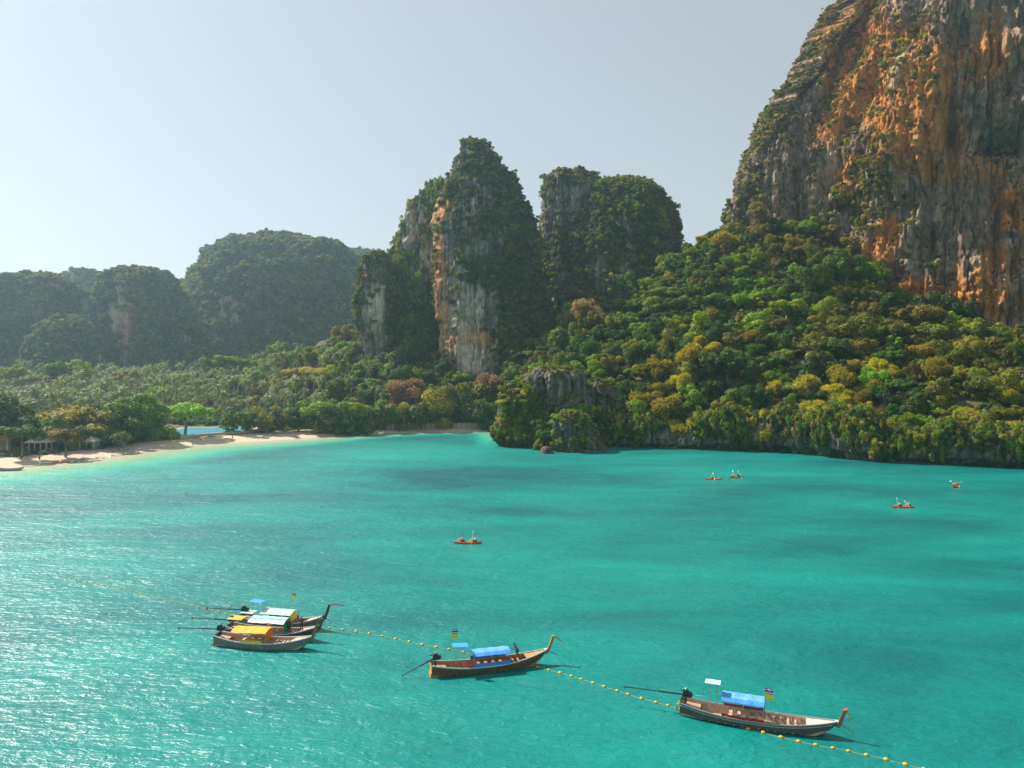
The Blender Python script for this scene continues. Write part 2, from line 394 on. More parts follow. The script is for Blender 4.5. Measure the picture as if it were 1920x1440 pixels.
# ------------------------------------------------------------------ sea
sx = np.unique(np.concatenate([np.linspace(-2300, -330, 30), np.linspace(-330, 260, 200), np.linspace(260, 2300, 30)]))
sy = np.unique(np.concatenate([np.linspace(-450, 20, 20), np.linspace(20, 380, 170), np.linspace(380, 2350, 20)]))
SX, SY = np.meshgrid(sx, sy); sd = -shore_d(SX, SY)
nx, ny = len(sx), len(sy); idx = np.arange(nx * ny).reshape(ny, nx)
Fs = np.stack([idx[:-1, :-1], idx[:-1, 1:], idx[1:, 1:], idx[1:, :-1]], -1).reshape(-1, 4)
beachm = 1 - sstep(-14, -2, SX)
m, N, L, B, O = newmat('sea_water')
ad = N.new('ShaderNodeAttribute'); ad.attribute_name = 'depth'
nbig = noise(N, L, (0.012, 0.028, 1), 4, 0.55, dist=0.5); nmid = noise(N, L, (0.05, 0.11, 1), 4, 0.6, dist=0.7)
deep = ramp(N, [(0.34, (0.0003, 0.082, 0.094)), (0.50, (0.0002, 0.176, 0.160)), (0.66, (0.0006, 0.260, 0.220))]); L.new(math_(N, L, 'ADD', math_(N, L, 'MULTIPLY', nbig, 0.7), math_(N, L, 'MULTIPLY', nmid, 0.3)), deep.inputs[0])
shal = ramp(N, [(0.0, (0.46, 0.37, 0.25)), (0.12, (0.36, 0.37, 0.22)), (0.34, (0.13, 0.36, 0.21)), (0.62, (0.012, 0.34, 0.25)), (1.0, (0.001, 0.255, 0.21))])
dn = math_(N, L, 'ADD', ad.outputs['Fac'], math_(N, L, 'MULTIPLY_ADD', nmid, 0.24, -0.12), clamp=True); L.new(dn, shal.inputs[0])
fd = ramp(N, [(0.55, (0, 0, 0)), (1.0, (1, 1, 1))]); L.new(dn, fd.inputs[0])
L.new(mixc(N, L, fd.outputs[0], shal.outputs[0], deep.outputs[0]), B.inputs['Base Color'])
B.inputs['Roughness'].default_value = 0.37; B.inputs['IOR'].default_value = 1.36; B.inputs['Specular IOR Level'].default_value = 0.8
w1 = noise(N, L, (0.75, 1.55, 1), 3, 0.6, dist=0.6)      # small wind ripples
w2 = noise(N, L, (0.16, 0.36, 1), 3, 0.55, dist=0.4)     # wavelets
w3 = noise(N, L, (0.035, 0.075, 1), 2, 0.5)              # swell
w4 = noise(N, L, (2.4, 4.4, 1), 2, 0.6, dist=0.4)
b1 = N.new('ShaderNodeBump'); b1.inputs['Strength'].default_value = 1.0; b1.inputs['Distance'].default_value = 1.0
h = math_(N, L, 'ADD', math_(N, L, 'MULTIPLY', w1, 0.22), math_(N, L, 'MULTIPLY', w2, 0.48)); h = math_(N, L, 'ADD', h, math_(N, L, 'MULTIPLY', w3, 1.0)); h = math_(N, L, 'ADD', h, math_(N, L, 'MULTIPLY', w4, 0.05))
L.new(h, b1.inputs['Height']); L.new(b1.outputs[0], B.inputs['Normal'])
M['sea'] = m
dep = np.where(beachm > 0, sd / (12 + 34 * sstep(-25, -120, SX)), 9); dep = np.clip(np.clip(dep, 0, 1.15) - 0.42 * np.exp(-((SX + 38) / 48) ** 2 - ((SY - 262) / 62) ** 2), 0, 1) * beachm + (1 - beachm) * np.clip(sd / 6 + 0.7, 0.7, 1)
sea = ob('sea', mesh_np('sea', np.stack([SX, SY, SX * 0], -1).reshape(-1, 3), Fs, [m], True, {'depth': dep.ravel()})); tag(sea, kind='structure')

# ------------------------------------------------------------------ leaf clumps for trees and shrubs
def leaf_quads(C, Nrm, size, rg, asp=1.6):
    n = len(C)
    t = rg.normal(size=(n, 3)); a = np.cross(Nrm, t); a /= np.linalg.norm(a, axis=1, keepdims=True) + 1e-9
    b = np.cross(Nrm, a); s = size * rg.uniform(0.6, 1.3, (n, 1))
    a = a * s * asp / 2; b = b * s / 2
    V = np.stack([C - a, C - b * 0.9, C + a, C + b * 0.9], 1).reshape(-1, 3)
    return V, np.arange(n * 4).reshape(-1, 4)
def crown_np(kind, seed, n=4200, size=0.085):
    rg = np.random.default_rng(seed)
    if kind == 'lump':
        k = rg.integers(13, 20); ex_ = rg.uniform(0.8, 1.2, 3); cen = rg.normal(size=(k, 3)) * [0.55, 0.55, 0.38] * ex_; cen *= np.minimum(1, 0.92 / (np.linalg.norm(cen, axis=1, keepdims=True) + 1e-6)); rad = rg.uniform(0.15, 0.42, k)
        cen = np.vstack([cen, [0, 0, -.05]]); rad = np.append(rad, 0.5)
    elif kind == 'umbrella':
        k = 15; ang = rg.uniform(0, 6.28, k); r = np.sqrt(rg.uniform(0.02, 1, k)) * 0.85
        cen = np.stack([r * np.cos(ang), r * np.sin(ang), 0.25 * (1 - r ** 2) - 0.1 + rg.normal(size=k) * 0.10], 1); rad = rg.uniform(0.2, 0.38, k)
    elif kind == 'vine':
        k = 13; cen = np.stack([rg.normal(size=k) * 0.28, rg.normal(size=k) * 0.28, np.linspace(-1.1, 0.75, k)], 1); rad = rg.uniform(0.28, 0.5, k)
    elif kind == 'shrub':
        k = 6; cen = rg.normal(size=(k, 3)) * [0.45, 0.45, 0.25]; rad = rg.uniform(0.3, 0.55, k)
    else:  # wispy, bamboo like
        k = 10; cen = rg.normal(size=(k, 3)) * [0.42, 0.42, 0.3]; rad = rg.uniform(0.35, 0.6, k)
    w = rad ** 2; w = w / w.sum(); bi = rg.choice(len(rad), n * 2, p=w)
    d = rg.normal(size=(n * 2, 3)); d[:, 2] = np.where(rg.random(n * 2) < 0.5, np.abs(d[:, 2]), d[:, 2]); d /= np.linalg.norm(d, axis=1, keepdims=True)
    flat = np.array([1, 1, 0.62 if kind == 'umbrella' else 0.85])
    lump = 1 + 0.24 * pn(d[:, 0] * 2.6 + bi, d[:, 1] * 2.6, d[:, 2] * 2.6, 9)
    rr = rg.uniform(0.80 if kind != 'wispy' else 0.45, 1.06, n * 2) * lump * np.where(rg.random(n * 2) < 0.10, rg.uniform(1.05, 1.28, n * 2), 1)
    C = cen[bi] + d * flat * (rad[bi] * rr)[:, None]
    dist = np.linalg.norm((C[:, None] - cen[None]) / flat, axis=2) / rad[None]; dist[np.arange(len(C)), bi] = 9
    ok = dist.min(1) > 0.78
    C = C[ok][:n]; d = d[ok][:n]
    nr = d * 1.7 + rg.normal(size=C.shape) * 0.6 + [0, 0, 0.3]
    if kind == 'wispy': nr = rg.normal(size=C.shape)
    nr /= np.linalg.norm(nr, axis=1, keepdims=True)
    return leaf_quads(C, nr, size * (0.6 if kind == 'wispy' else 1), rg, 1.5 if kind != 'wispy' else 3.4)
def crown_mesh(kind, seed, mat, n=4200, size=0.085):
    V, Fq = crown_np(kind, seed, n, size); return mesh_np('crown', V, Fq, [mat])
def bare_mesh(seed, mat, twigs=260):
    rg = random.Random(seed); mb = MB()
    def br(p, d, l, r, dep):
        q = p + d * l; mb.tube([p, (p + q) / 2 + Vector((rg.gauss(0, .03), rg.gauss(0, .03), 0)), q], [r, r * 0.8, r * 0.55], 3 if dep > 1 else 5, cap=False)
        if dep >= 5: return
        for _ in range(3 if dep < 4 else 4):
            nd_ = (d + Vector((rg.gauss(0, .62), rg.gauss(0, .62), rg.gauss(0.12, .4)))).normalized()
            br(q, nd_, l * rg.uniform(0.55, 0.85), r * 0.55, dep + 1)
    br(Vector((0, 0, -1.2)), Vector((0, 0, 1)), 0.62, 0.05, 0)
    return mb.mesh('crown', mat)
def trunk_mesh(seed, mat, h0=-1.8, spread=0.5, r=0.07):
    rg = random.Random(seed); mb = MB()
    top = Vector((rg.gauss(0, .06), rg.gauss(0, .06), -0.45))
    mb.tube([(0, 0, h0), (rg.gauss(0, .03), rg.gauss(0, .03), (h0 + top.z) / 2), top], [r * 1.25, r * 0.95, r * 0.75], 7)
    for i in range(5):
        a = i * 1.256 + rg.random(); e = Vector((math.cos(a) * spread, math.sin(a) * spread, rg.uniform(-0.1, 0.3)))
        mb.tube([top, top.lerp(e, .5) + Vector((0, 0, .05)), e], [r * 0.6, r * 0.4, r * 0.15], 5)
    return mb.mesh('trunk', mat, True)
def palm_crown(seed, mat):
    rg = np.random.default_rng(seed); V = []; Fq = []
    nf = 15
    for i in range(nf):
        az = i * 2.399 + rg.normal() * 0.15; el0 = rg.uniform(0.0, 1.25) if i > 4 else rg.uniform(-0.9, -0.2); Lf = rg.uniform(3.2, 4.4)
        d = np.array([math.cos(az), math.sin(az), 0]); side = np.array([-math.sin(az), math.cos(az), 0])
        pts = []; p = np.zeros(3); el = el0
        for k in range(11):
            pts.append(p.copy()); p = p + (d * math.cos(el) + np.array([0, 0, math.sin(el)])) * Lf / 10; el -= 0.17 + 0.05 * (k > 5)
        pts = np.array(pts)
        for k in range(10):
            t = k / 10; w = 0.56 * math.sin(math.pi * (0.12 + 0.85 * t)) ** 0.7
            for s in (-1, 1):
                for jj in (0, 0.5):
                    a = pts[k] * (1 - jj) + pts[k + 1] * jj; f = (pts[k + 1] - pts[k])
                    tip = a + side * s * w * rg.uniform(.8, 1.1) + f * 0.9 + np.array([0, 0, -w * rg.uniform(0.35, 0.75)])
                    b0 = len(V); V += [a, a + f * 0.42, tip + f * 0.15, tip]; Fq.append([b0, b0 + 1, b0 + 2, b0 + 3])
    return mesh_np('crown', np.array(V), np.array(Fq), [mat])
def palm_trunk(seed, mat, h):
    rg = random.Random(seed); mb = MB(); a = rg.uniform(0, 6.28); ln = rg.uniform(0.3, 1.6)
    pts = [(math.cos(a) * ln * ((t / 6) ** 1.7 - 1), math.sin(a) * ln * ((t / 6) ** 1.7 - 1), -h + h * t / 6) for t in range(7)]
    mb.tube(pts, [0.24, 0.19, 0.17, 0.16, 0.15, 0.14, 0.13], 7); return mb.mesh('trunk', mat, True)

CR = {}
CR['lump'] = [crown_mesh('lump', 10 + i, M['leaf_dark']) for i in range(7)]
CR['umbrella'] = [crown_mesh('umbrella', 30 + i, M['leaf_mid'], 4200, 0.075) for i in range(5)]
CR['vine'] = [crown_mesh('vine', 50 + i, M['leaf_mid'], 4200, 0.085) for i in range(3)]
CR['wispy'] = [crown_mesh('wispy', 70 + i, M['leaf_gold'], 5200, 0.10) for i in range(3)]
CR['bare'] = [bare_mesh(90 + i, M['leaf_pink']) for i in range(3)]
TR = [trunk_mesh(i, M['bark']) for i in range(4)] + [trunk_mesh(9, M['bark_pale'])]
PC = [palm_crown(100 + i, M['palm_leaf']) for i in range(5)]
PT = [palm_trunk(110 + i, M['bark_pale'], h) for i, h in enumerate((11, 13, 15, 16.5, 12))]

# shrubs for geometry-node carpets: one unlinked collection, index = kind * 2 + variant
SHRUB_KINDS = ['leaf_dark', 'leaf_mid', 'leaf_bright', 'leaf_olive', 'leaf_yellow', 'leaf_rust', 'leaf_blue', 'leaf_gold']
shrub_col = bpy.data.collections.new('shrub_sources')
for i, k in enumerate(SHRUB_KINDS):
    for v in range(2):
        o = bpy.data.objects.new('s%02d' % (i * 2 + v), crown_mesh('shrub', 200 + i * 2 + v, M[k], 620, 0.17)); shrub_col.objects.link(o)
big_col = bpy.data.collections.new('tree_sources')
for i, k in enumerate(['leaf_dark', 'leaf_mid', 'leaf_olive', 'leaf_blue', 'leaf_bright']):
    for v in range(2):
        o = bpy.data.objects.new('t%02d' % (i * 2 + v), crown_mesh('lump', 300 + i * 2 + v, M[k], 2200, 0.12)); big_col.objects.link(o)
palm_col = bpy.data.collections.new('palm_sources')
for v in range(4):
    mb = MB(); o = bpy.data.objects.new('p%d' % v, PC[v]); palm_col.objects.link(o)
def scatter(name, pts, idx, scl, col, label, cat, parent=None, tilt=None, kind='stuff'):
    """one object that carries many small plants at its vertices"""
    n = len(pts)
    rot = np.zeros((n, 3)); rot[:, 2] = rng.uniform(0, 6.28, n); rot[:, :2] = rng.normal(size=(n, 2)) * 0.18
    scl = np.asarray(scl, float)
    if scl.ndim == 1: scl = np.stack([scl, scl, scl * rng.uniform(0.8, 1.15, n)], 1)
    me = mesh_np(name, pts, np.zeros((0, 4)), (), False, {'scl': scl, 'rot': rot, 'idx': idx})
    o = ob(name, me, parent)
    g = bpy.data.node_groups.new(name, 'GeometryNodeTree')
    g.interface.new_socket('Geometry', in_out='INPUT', socket_type='NodeSocketGeometry'); g.interface.new_socket('Geometry', in_out='OUTPUT', socket_type='NodeSocketGeometry')
    N = g.nodes; L = g.links
    gi = N.new('NodeGroupInput'); go = N.new('NodeGroupOutput'); ip = N.new('GeometryNodeInstanceOnPoints')
    ci = N.new('GeometryNodeCollectionInfo'); ci.inputs['Collection'].default_value = col; ci.inputs['Separate Children'].default_value = True; ci.inputs['Reset Children'].default_value = True
    def na(nm, ty):
        a = N.new('GeometryNodeInputNamedAttribute'); a.data_type = ty; a.inputs['Name'].default_value = nm; return a.outputs['Attribute']
    L.new(gi.outputs[0], ip.inputs['Points']); L.new(ci.outputs[0], ip.inputs['Instance']); ip.inputs['Pick Instance'].default_value = True
    L.new(na('idx', 'FLOAT'), ip.inputs['Instance Index']); L.new(na('rot', 'FLOAT_VECTOR'), ip.inputs['Rotation']); L.new(na('scl', 'FLOAT_VECTOR'), ip.inputs['Scale'])
    L.new(ip.outputs[0], go.inputs[0])
    md = o.modifiers.new('scatter', 'NODES'); md.node_group = g
    if kind: o['kind'] = kind
    if label: o['label'] = label
    if cat: o['category'] = cat
    return o
def pick_idx(n, weights):
    ks = list(weights); w = np.array([weights[k] for k in ks], float); w /= w.sum()
    k = rng.choice([SHRUB_KINDS.index(q) for q in ks], n, p=w)
    return k * 2 + rng.integers(0, 2, n)

# ------------------------------------------------------------------ rock masses
def grid_normals(G):
    du = np.gradient(G, axis=1); dv = np.gradient(G, axis=0)
    n = np.cross(du, dv); n /= np.linalg.norm(n, axis=2, keepdims=True) + 1e-9
    return n
def displace(G, Nn, A, seed, fade=1.0):
    x, y, z = G[..., 0], G[..., 1], G[..., 2]
    s = A.get('s', 1.0)
    d = A['big'] * fbm(x / (38 * s), y / (38 * s), z / (70 * s), 2, seed)
    f = fbm(x / (9 * s), y / (9 * s), z / (55 * s), 2, seed + 20); d = d + A['flute'] * (2.4 * np.abs(f) - 0.5)
    f = pn(x / (6.5 * s), y / (6.5 * s), z / (42 * s), seed + 30) + 0.25 * pn(x / (2 * s), y / (2 * s), z / (7 * s), seed + 31); d = d - A['flute'] * 1.1 * np.exp(-(f / 0.055) ** 2)
    f = fbm(x / (2.9 * s), y / (2.9 * s), z / (14 * s), 3, seed + 40); d = d + A['fine'] * (2.4 * np.abs(f) - 0.5)
    d = d + A['ledge'] * fbm(x / (14 * s), y / (14 * s), z / (5.5 * s), 2, seed + 60)
    d = d + A.get('rough', A['fine'] * .5) * fbm(x / (2.0 * s), y / (2.0 * s), z / (2.6 * s), 3, seed + 80)
    return G + Nn * (d * fade)[..., None]
def gauss(px, py, cx, cy, sx_, sy_, rot=0.0):
    dx = px - cx; dy = py - cy; c, s = math.cos(R(rot)), math.sin(R(rot))
    u = (dx * c + dy * s) / sx_; v = (-dx * s + dy * c) / sy_
    return np.exp(-(u * u + v * v))
MASS = {}
def loft(name, prof, Y0, dr=1.0, n=2.5, res=0.8, A=None, mat=None, seed=1, lean=0.0, zfoot=None, rust=(), pale=(), moss_all=0.0, push=()):
    """a tower of rock: prof rows are (py, px left, px right) at distance Y0, top first"""
    rows = [(P(960, py, Y0).z, P(l, py, Y0).x, P(r, py, Y0).x) for py, l, r in prof]
    z = np.array([r[0] for r in rows])[::-1]; xl = np.array([r[1] for r in rows])[::-1]; xr = np.array([r[2] for r in rows])[::-1]
    zt = z[-1]; zb = zfoot if zfoot is not None else z[0]
    nz = int((zt - zb) / res * 1.05) + 2
    wmax = (xr - xl).max() / 2
    zz = zb + (zt - zb) * np.linspace(0, 1, nz)
    if z[0] > zb: z = np.concatenate([[zb], z]); xl = np.concatenate([[xl[0]], xl]); xr = np.concatenate([[xr[0]], xr])
    L_ = np.interp(zz, z, xl); R_ = np.interp(zz, z, xr)
    nth = int(2.6 * math.pi * wmax * max(dr, 0.7) / res * 0.62)
    tf = -math.pi + np.linspace(0, 1, int(nth * 0.74), endpoint=False) * math.pi * 1.0; tf = -math.pi - 0.15 + (tf + math.pi) / math.pi * (math.pi + 0.3)
    tb = np.linspace(0.15, math.pi - 0.15, int(nth * 0.26) + 2)[0:-1]
    th = np.concatenate([tf, tb]); th = np.append(th, th[0] + 2 * math.pi)
    c = np.cos(th); s = np.sin(th)
    w = (R_ - L_) / 2; cx = (R_ + L_) / 2
    # closing rows on top
    ncap = max(3, int(w[-1] / res / 1.2)); kc = np.linspace(1, 0.02, ncap + 1)[1:]
    zz = np.concatenate([zz, np.full(ncap, zt) + (1 - kc) ** 0.5 * 0.5 * res]); w = np.concatenate([w, w[-1] * kc]); cx = np.concatenate([cx, np.full(ncap, cx[-1])])
    dd = np.convolve(np.pad(w, 6, 'edge'), np.ones(13) / 13, 'valid') * 0.5 + w * 0.5
    X = cx[:, None] + w[:, None] * np.sign(c) * np.abs(c) ** (2 / n)
    Yb = Y0 + lean * (zz - zb)[:, None] + dr * dd[:, None] * np.sign(s) * np.abs(s) ** (2 / n)
    G = np.stack([X, Yb, np.repeat(zz[:, None], len(th), 1)], -1)
    N0 = grid_normals(G)
    if (N0[nz // 2, :, 1] * np.sign(s)).sum() < 0: N0 = -N0
    Nh = N0 * [1, 1, 0.35]
    fade = np.clip((zz - zb) / 4, 0, 1)[:, None] * np.ones_like(X); fade *= np.clip((zz[nz - 1] - zz) / 9.0 + 0.35, 0.35, 1)[:, None]; fade[nz:] *= kc[:, None]
    pxg, pyg, _ = proj(G.reshape(-1, 3)); pxg = pxg.reshape(X.shape); pyg = pyg.reshape(X.shape); front = N0[..., 1] < 0.25
    A = A or dict(big=2.5, flute=1.2, fine=0.45, ledge=0.7)
    A.setdefault('rough', A['fine'] * .8)
    G = displace(G, Nh, A, seed, fade)
    for (a, b, sa, sb, rt, amt) in push: G = G + Nh * (amt * gauss(pxg, pyg, a, b, sa, sb, rt) * front)[..., None]
    G[:, -1] = G[:, 0]
    N1 = grid_normals(G)
    if (N1[nz // 2, :, 1] * np.sign(s)).sum() < 0: N1 = -N1
    nr, nc = X.shape; idx = np.arange(nr * nc).reshape(nr, nc)
    Fq = np.stack([idx[:-1, :-1], idx[:-1, 1:], idx[1:, 1:], idx[1:, :-1]], -1).reshape(-1, 4)
    ru = np.zeros(X.shape); pa = np.zeros(X.shape)
    for (a, b, sa, sb, rt, amt) in rust: ru += amt * gauss(pxg, pyg, a, b, sa, sb, rt)
    for (a, b, sa, sb, rt, amt) in pale: pa += amt * gauss(pxg, pyg, a, b, sa, sb, rt)
    vn = fbm(G[..., 0] / 16, G[..., 1] / 16, G[..., 2] / 26, 3, seed + 99)
    moss = np.clip(sstep(0.25, 0.7, N1[..., 2]) + moss_all + 0.5 * vn, 0, 1) * (1 - np.clip(ru, 0, 1)) * (1 - np.clip(pa, 0, 1))
    o = ob(name, mesh_np(name, G.reshape(-1, 3), Fq, [mat], True, {'rust': np.clip(ru, 0, 1.3).ravel(), 'pale': np.clip(pa, 0, 1.3).ravel(), 'moss': moss.ravel()}))
    tag(o, kind='structure')
    MASS[name + str(seed)] = dict(G=G, N=N1, px=pxg, py=pyg, rust=ru, pale=pa, vn=vn, cx=np.interp(30, zz[:nz], cx[:nz]), cy=Y0, w=w[: nz // 3].max(), d=dr * w[: nz // 3].max(), nz=nz)
    return MASS[name + str(seed)]
def veg(mass, name, n, size, weights, maskf, label, cat='vegetation', out=0.3, hang=False, col=None):
    G, Nn = mass['G'], mass['N']
    e1 = np.linalg.norm(np.diff(G, axis=1), axis=2)[:-1]; e2 = np.linalg.norm(np.diff(G, axis=0), axis=2)[:, :-1]
    area = e1 * e2
    q = lambda a: a[:-1, :-1]
    to = np.array([0, 0, CAM_H]) - G[:-1, :-1]; to /= np.linalg.norm(to, axis=2, keepdims=True)
    facing = (Nn[:-1, :-1] * to).sum(2) > -0.35
    mk = maskf(dict(px=q(mass['px']), py=q(mass['py']), up=q(Nn[..., 2]), nx=q(Nn[..., 0]), vn=q(mass['vn']), rust=q(mass['rust']), pale=q(mass['pale']), z=q(G[..., 2])))
    wgt = np.clip(area * np.clip(mk, 0, 1) * facing, 0, None).ravel(); wgt /= wgt.sum()
    ci = rng.choice(len(wgt), n, p=wgt)
    P0 = G[:-1, :-1].reshape(-1, 3)[ci]; n0 = Nn[:-1, :-1].reshape(-1, 3)[ci]
    r = rng.uniform(0, 1, (n, 1)); P1 = G[1:, 1:].reshape(-1, 3)[ci]
    s = rng.uniform(size[0], size[1], n)
    pts = P0 * (1 - r) + P1 * r + n0 * s[:, None] * out * 0.5
    scl = np.stack([s, s, s * (rng.uniform(1.2, 2.4, n) if hang else rng.uniform(0.75, 1.1, n))], 1)
    if hang: pts[:, 2] -= s * 0.5
    if col is None:
        ix = weights(ci, mass, n) if callable(weights) else pick_idx(n, weights)
    else: ix = rng.integers(*weights, n)
    return scatter(name, pts, ix, scl, col or shrub_col, label, cat)
# ------------------------------------------------------------------ limestone towers in the middle
T1 = loft('limestone_tower', [(253, 880, 888), (258, 873, 898), (270, 862, 916), (290, 854, 934), (320, 844, 952), (350, 836, 964), (400, 831, 981), (450, 829, 1000), (520, 828, 1016), (600, 829, 1040), (700, 834, 1052)],
          420, 0.95, 2.3, 0.62, dict(big=4.0, flute=2.2, fine=0.9, ledge=1.2), M['rock_tower'], 1, lean=0.05, zfoot=20,
          rust=[(834, 520, 6, 150, 0, .85), (868, 635, 34, 40, 0, .55), (840, 390, 8, 30, 20, .6), (910, 640, 30, 26, 0, .5)], pale=[(878, 575, 36, 85, 0, 1.0), (885, 680, 30, 30, 0, 1.1)], moss_all=0.55,
          push=[(832, 480, 9, 160, 0, 4.0), (990, 560, 40, 90, 0, -7), (900, 600, 55, 60, 0, -2.5)])
T2 = loft('limestone_tower', [(336, 822, 850), (348, 802, 860), (372, 778, 870), (408, 758, 880), (450, 742, 880), (495, 729, 880), (540, 722, 880), (600, 719, 880), (690, 716, 880)],
          447, 0.6, 2.3, 0.72, dict(big=4.0, flute=2.2, fine=0.9, ledge=1.2), M['rock_tower'], 2, lean=0.05, zfoot=20,
          rust=[(775, 430, 14, 50, 0, .5), (815, 480, 18, 50, 0, .5)], pale=[(770, 430, 22, 60, 15, .9), (808, 480, 18, 60, 0, .9), (760, 590, 12, 22, 0, .8)], moss_all=0.3, push=[(722, 560, 6, 100, 0, 3)])
T3 = loft('limestone_tower', [(476, 698, 722), (484, 688, 727), (508, 677, 731), (560, 670, 733), (610, 673, 735), (655, 682, 738)],
          432, 0.8, 2.3, 0.62, dict(big=2.5, flute=1.7, fine=0.8, ledge=0.9), M['rock_tower'], 3, zfoot=22, rust=[(705, 570, 22, 45, 0, .35)], pale=[(703, 570, 26, 70, 0, 1.2)])
C1 = loft('limestone_block', [(323, 1036, 1098), (331, 1026, 1114), (352, 1021, 1124), (390, 1019, 1130), (420, 1010, 1130), (460, 1004, 1128), (520, 1000, 1134), (620, 1000, 1150)],
          480, 0.8, 2.6, 0.75, dict(big=4.5, flute=2.4, fine=1.0, ledge=1.4), M['rock_tower'], 4, zfoot=35, rust=[(1045, 480, 14, 40, 0, .4)], pale=[(1075, 370, 26, 45, 0, .6), (1045, 470, 10, 40, 0, 1)], moss_all=0.1, push=[(1065, 470, 10, 90, 0, -4)])
C2 = loft('limestone_dome', [(337, 1166, 1184), (343, 1136, 1204), (356, 1106, 1226), (385, 1090, 1246), (415, 1086, 1262), (440, 1083, 1267), (520, 1080, 1275), (640, 1080, 1290)],
          470, 0.8, 2.3, 0.75, dict(big=4.2, flute=2.2, fine=0.8, ledge=1.4), M['rock_tower'], 5, zfoot=35, pale=[(1110, 400, 8, 26, 0, 1), (1118, 500, 10, 40, 0, .8)], rust=[(1180, 560, 20, 40, 0, .5)], moss_all=0.45)
C3 = loft('limestone_spur', [(383, 1246, 1252), (398, 1240, 1262), (420, 1236, 1270), (480, 1230, 1276), (600, 1220, 1290)],
          500, 0.8, 2.3, 1.0, dict(big=1.5, flute=1.2, fine=0.8, ledge=0.9), M['rock_tower'], 6, zfoot=50)
# ------------------------------------------------------------------ far hills
FA = dict(big=15, flute=5, fine=1.6, ledge=3, s=2.2)
D1 = loft('hill', [(448, 500, 548), (455, 470, 576), (462, 436, 604), (480, 404, 640), (502, 384, 668), (530, 362, 690), (560, 353, 704), (620, 350, 724), (690, 350, 740)],
          900, 0.7, 2.3, 2.2, FA, M['rock_far'], 11, zfoot=15, pale=[(430, 570, 46, 60, 0, 1.0), (560, 600, 40, 40, 0, .7)], rust=[(450, 580, 30, 40, 0, .5)], moss_all=0.2)
D2 = loft('hill', [(474, 640, 690), (482, 590, 740), (510, 550, 800), (600, 500, 850), (690, 480, 860)], 1300, 0.6, 2.3, 4, FA, M['rock_far'], 12, zfoot=15, moss_all=0.6)
E1 = loft('hill', [(513, 232, 284), (522, 215, 312), (545, 200, 334), (570, 192, 346), (600, 186, 355), (640, 180, 372), (690, 175, 385)],
          750, 0.7, 2.3, 1.8, dict(big=10, flute=4.5, fine=1.2, ledge=2.5, s=1.7), M['rock_far'], 13, zfoot=12, rust=[(228, 620, 30, 70, 0, 1.5)], pale=[(222, 580, 24, 60, 0, 1.0)], moss_all=0.35, push=[(262, 530, 6, 40, 0, -6)])
E2 = loft('hill', [(515, 152, 176), (524, 138, 196), (545, 128, 210), (600, 120, 230), (690, 110, 250)], 950, 0.8, 2.3, 2.6, FA, M['rock_far'], 14, zfoot=15, moss_all=0.5)
E2b = loft('hill', [(528, 296, 326), (540, 286, 340), (580, 276, 352), (690, 260, 366)], 960, 0.8, 2.3, 2.6, FA, M['rock_far'], 15, zfoot=15, moss_all=0.5)
E3 = loft('hill', [(520, 66, 92), (527, 20, 108), (532, -40, 114), (550, -90, 123), (580, -120, 128), (620, -130, 132), (690, -150, 142)],
          720, 0.6, 2.4, 1.8, dict(big=11, flute=4.5, fine=1.2, ledge=2.5, s=1.7), M['rock_far'], 16, zfoot=12, moss_all=0.4)
E4 = loft('hill', [(600, 112, 138), (616, 92, 162), (640, 76, 178), (690, 50, 190)], 660, 0.7, 2.3, 1.8, dict(big=5, flute=2, fine=1, ledge=2, s=1.5), M['rock_far'], 17, zfoot=12, rust=[(120, 640, 40, 40, 0, .35)], moss_all=0.5)
E5 = loft('hill', [(535, -420, -260), (560, -520, -190), (690, -580, -150)], 800, 0.6, 2.3, 4, FA, M['rock_far'], 18, zfoot=12, moss_all=0.5)

# ------------------------------------------------------------------ the great orange cliff on the right
def polypath(pts, step):
    pts = np.array(pts, float); seg = np.linalg.norm(np.diff(pts, axis=0), axis=1); cum = np.concatenate([[0], np.cumsum(seg)])
    s = np.arange(0, cum[-1], step); x = np.interp(s, cum, pts[:, 0]); y = np.interp(s, cum, pts[:, 1])
    k = max(3, int(9 / step)) | 1; pad = k // 2
    sm = lambda a: np.convolve(np.pad(a, pad, 'edge'), np.hanning(k + 2)[1:-1] / np.hanning(k + 2)[1:-1].sum(), 'valid')
    return s, sm(x), sm(y)
path = [(300, 640), (210, 560), (150, 480), (124, 430), (122, 410), (132, 399), (156, 392), (175, 366), (192, 341), (226, 322), (280, 312), (340, 306), (480, 296), (700, 290)]
s_, px_, py_ = polypath(path, 0.5)
keep = np.ones(len(s_), bool); far = (px_ > 330) | (py_ > 470); keep[far] = (np.arange(len(s_))[far] % 5 == 0)
px_, py_ = px_[keep], py_[keep]
zrow = np.concatenate([np.arange(22, 250, 0.55)])
tx, ty = np.gradient(px_), np.gradient(py_); ln = np.hypot(tx, ty); nxp, nyp = ty / ln, -tx / ln     # outward normal
if (nxp[len(px_) // 2]) > 0: nxp, nyp = -nxp, -nyp
Lz = np.interp(zrow, [0, 122, 152, 172, 185, 203, 219, 240, 262], [0, 4, 13, 28, 37, 51, 60, 80, 104])
wt = np.interp(px_, [100, 150, 175, 200, 260], [1.0, 0.85, 0.45, 0.22, 0.18]); wt = np.where(py_ > 470, 1.0, wt)
ix = np.where(py_ > 405, 1.0, 0.75) ; iy = np.where(py_ > 405, 0.05, 0.45)
Gx = px_[None] + Lz[:, None] * wt * ix; Gy = py_[None] + Lz[:, None] * wt * iy
G = np.stack([Gx, Gy, np.repeat(zrow[:, None], len(px_), 1)], -1)
capk = np.linspace(0, 1, 14)[1:]
tgt = np.array([380, 480])
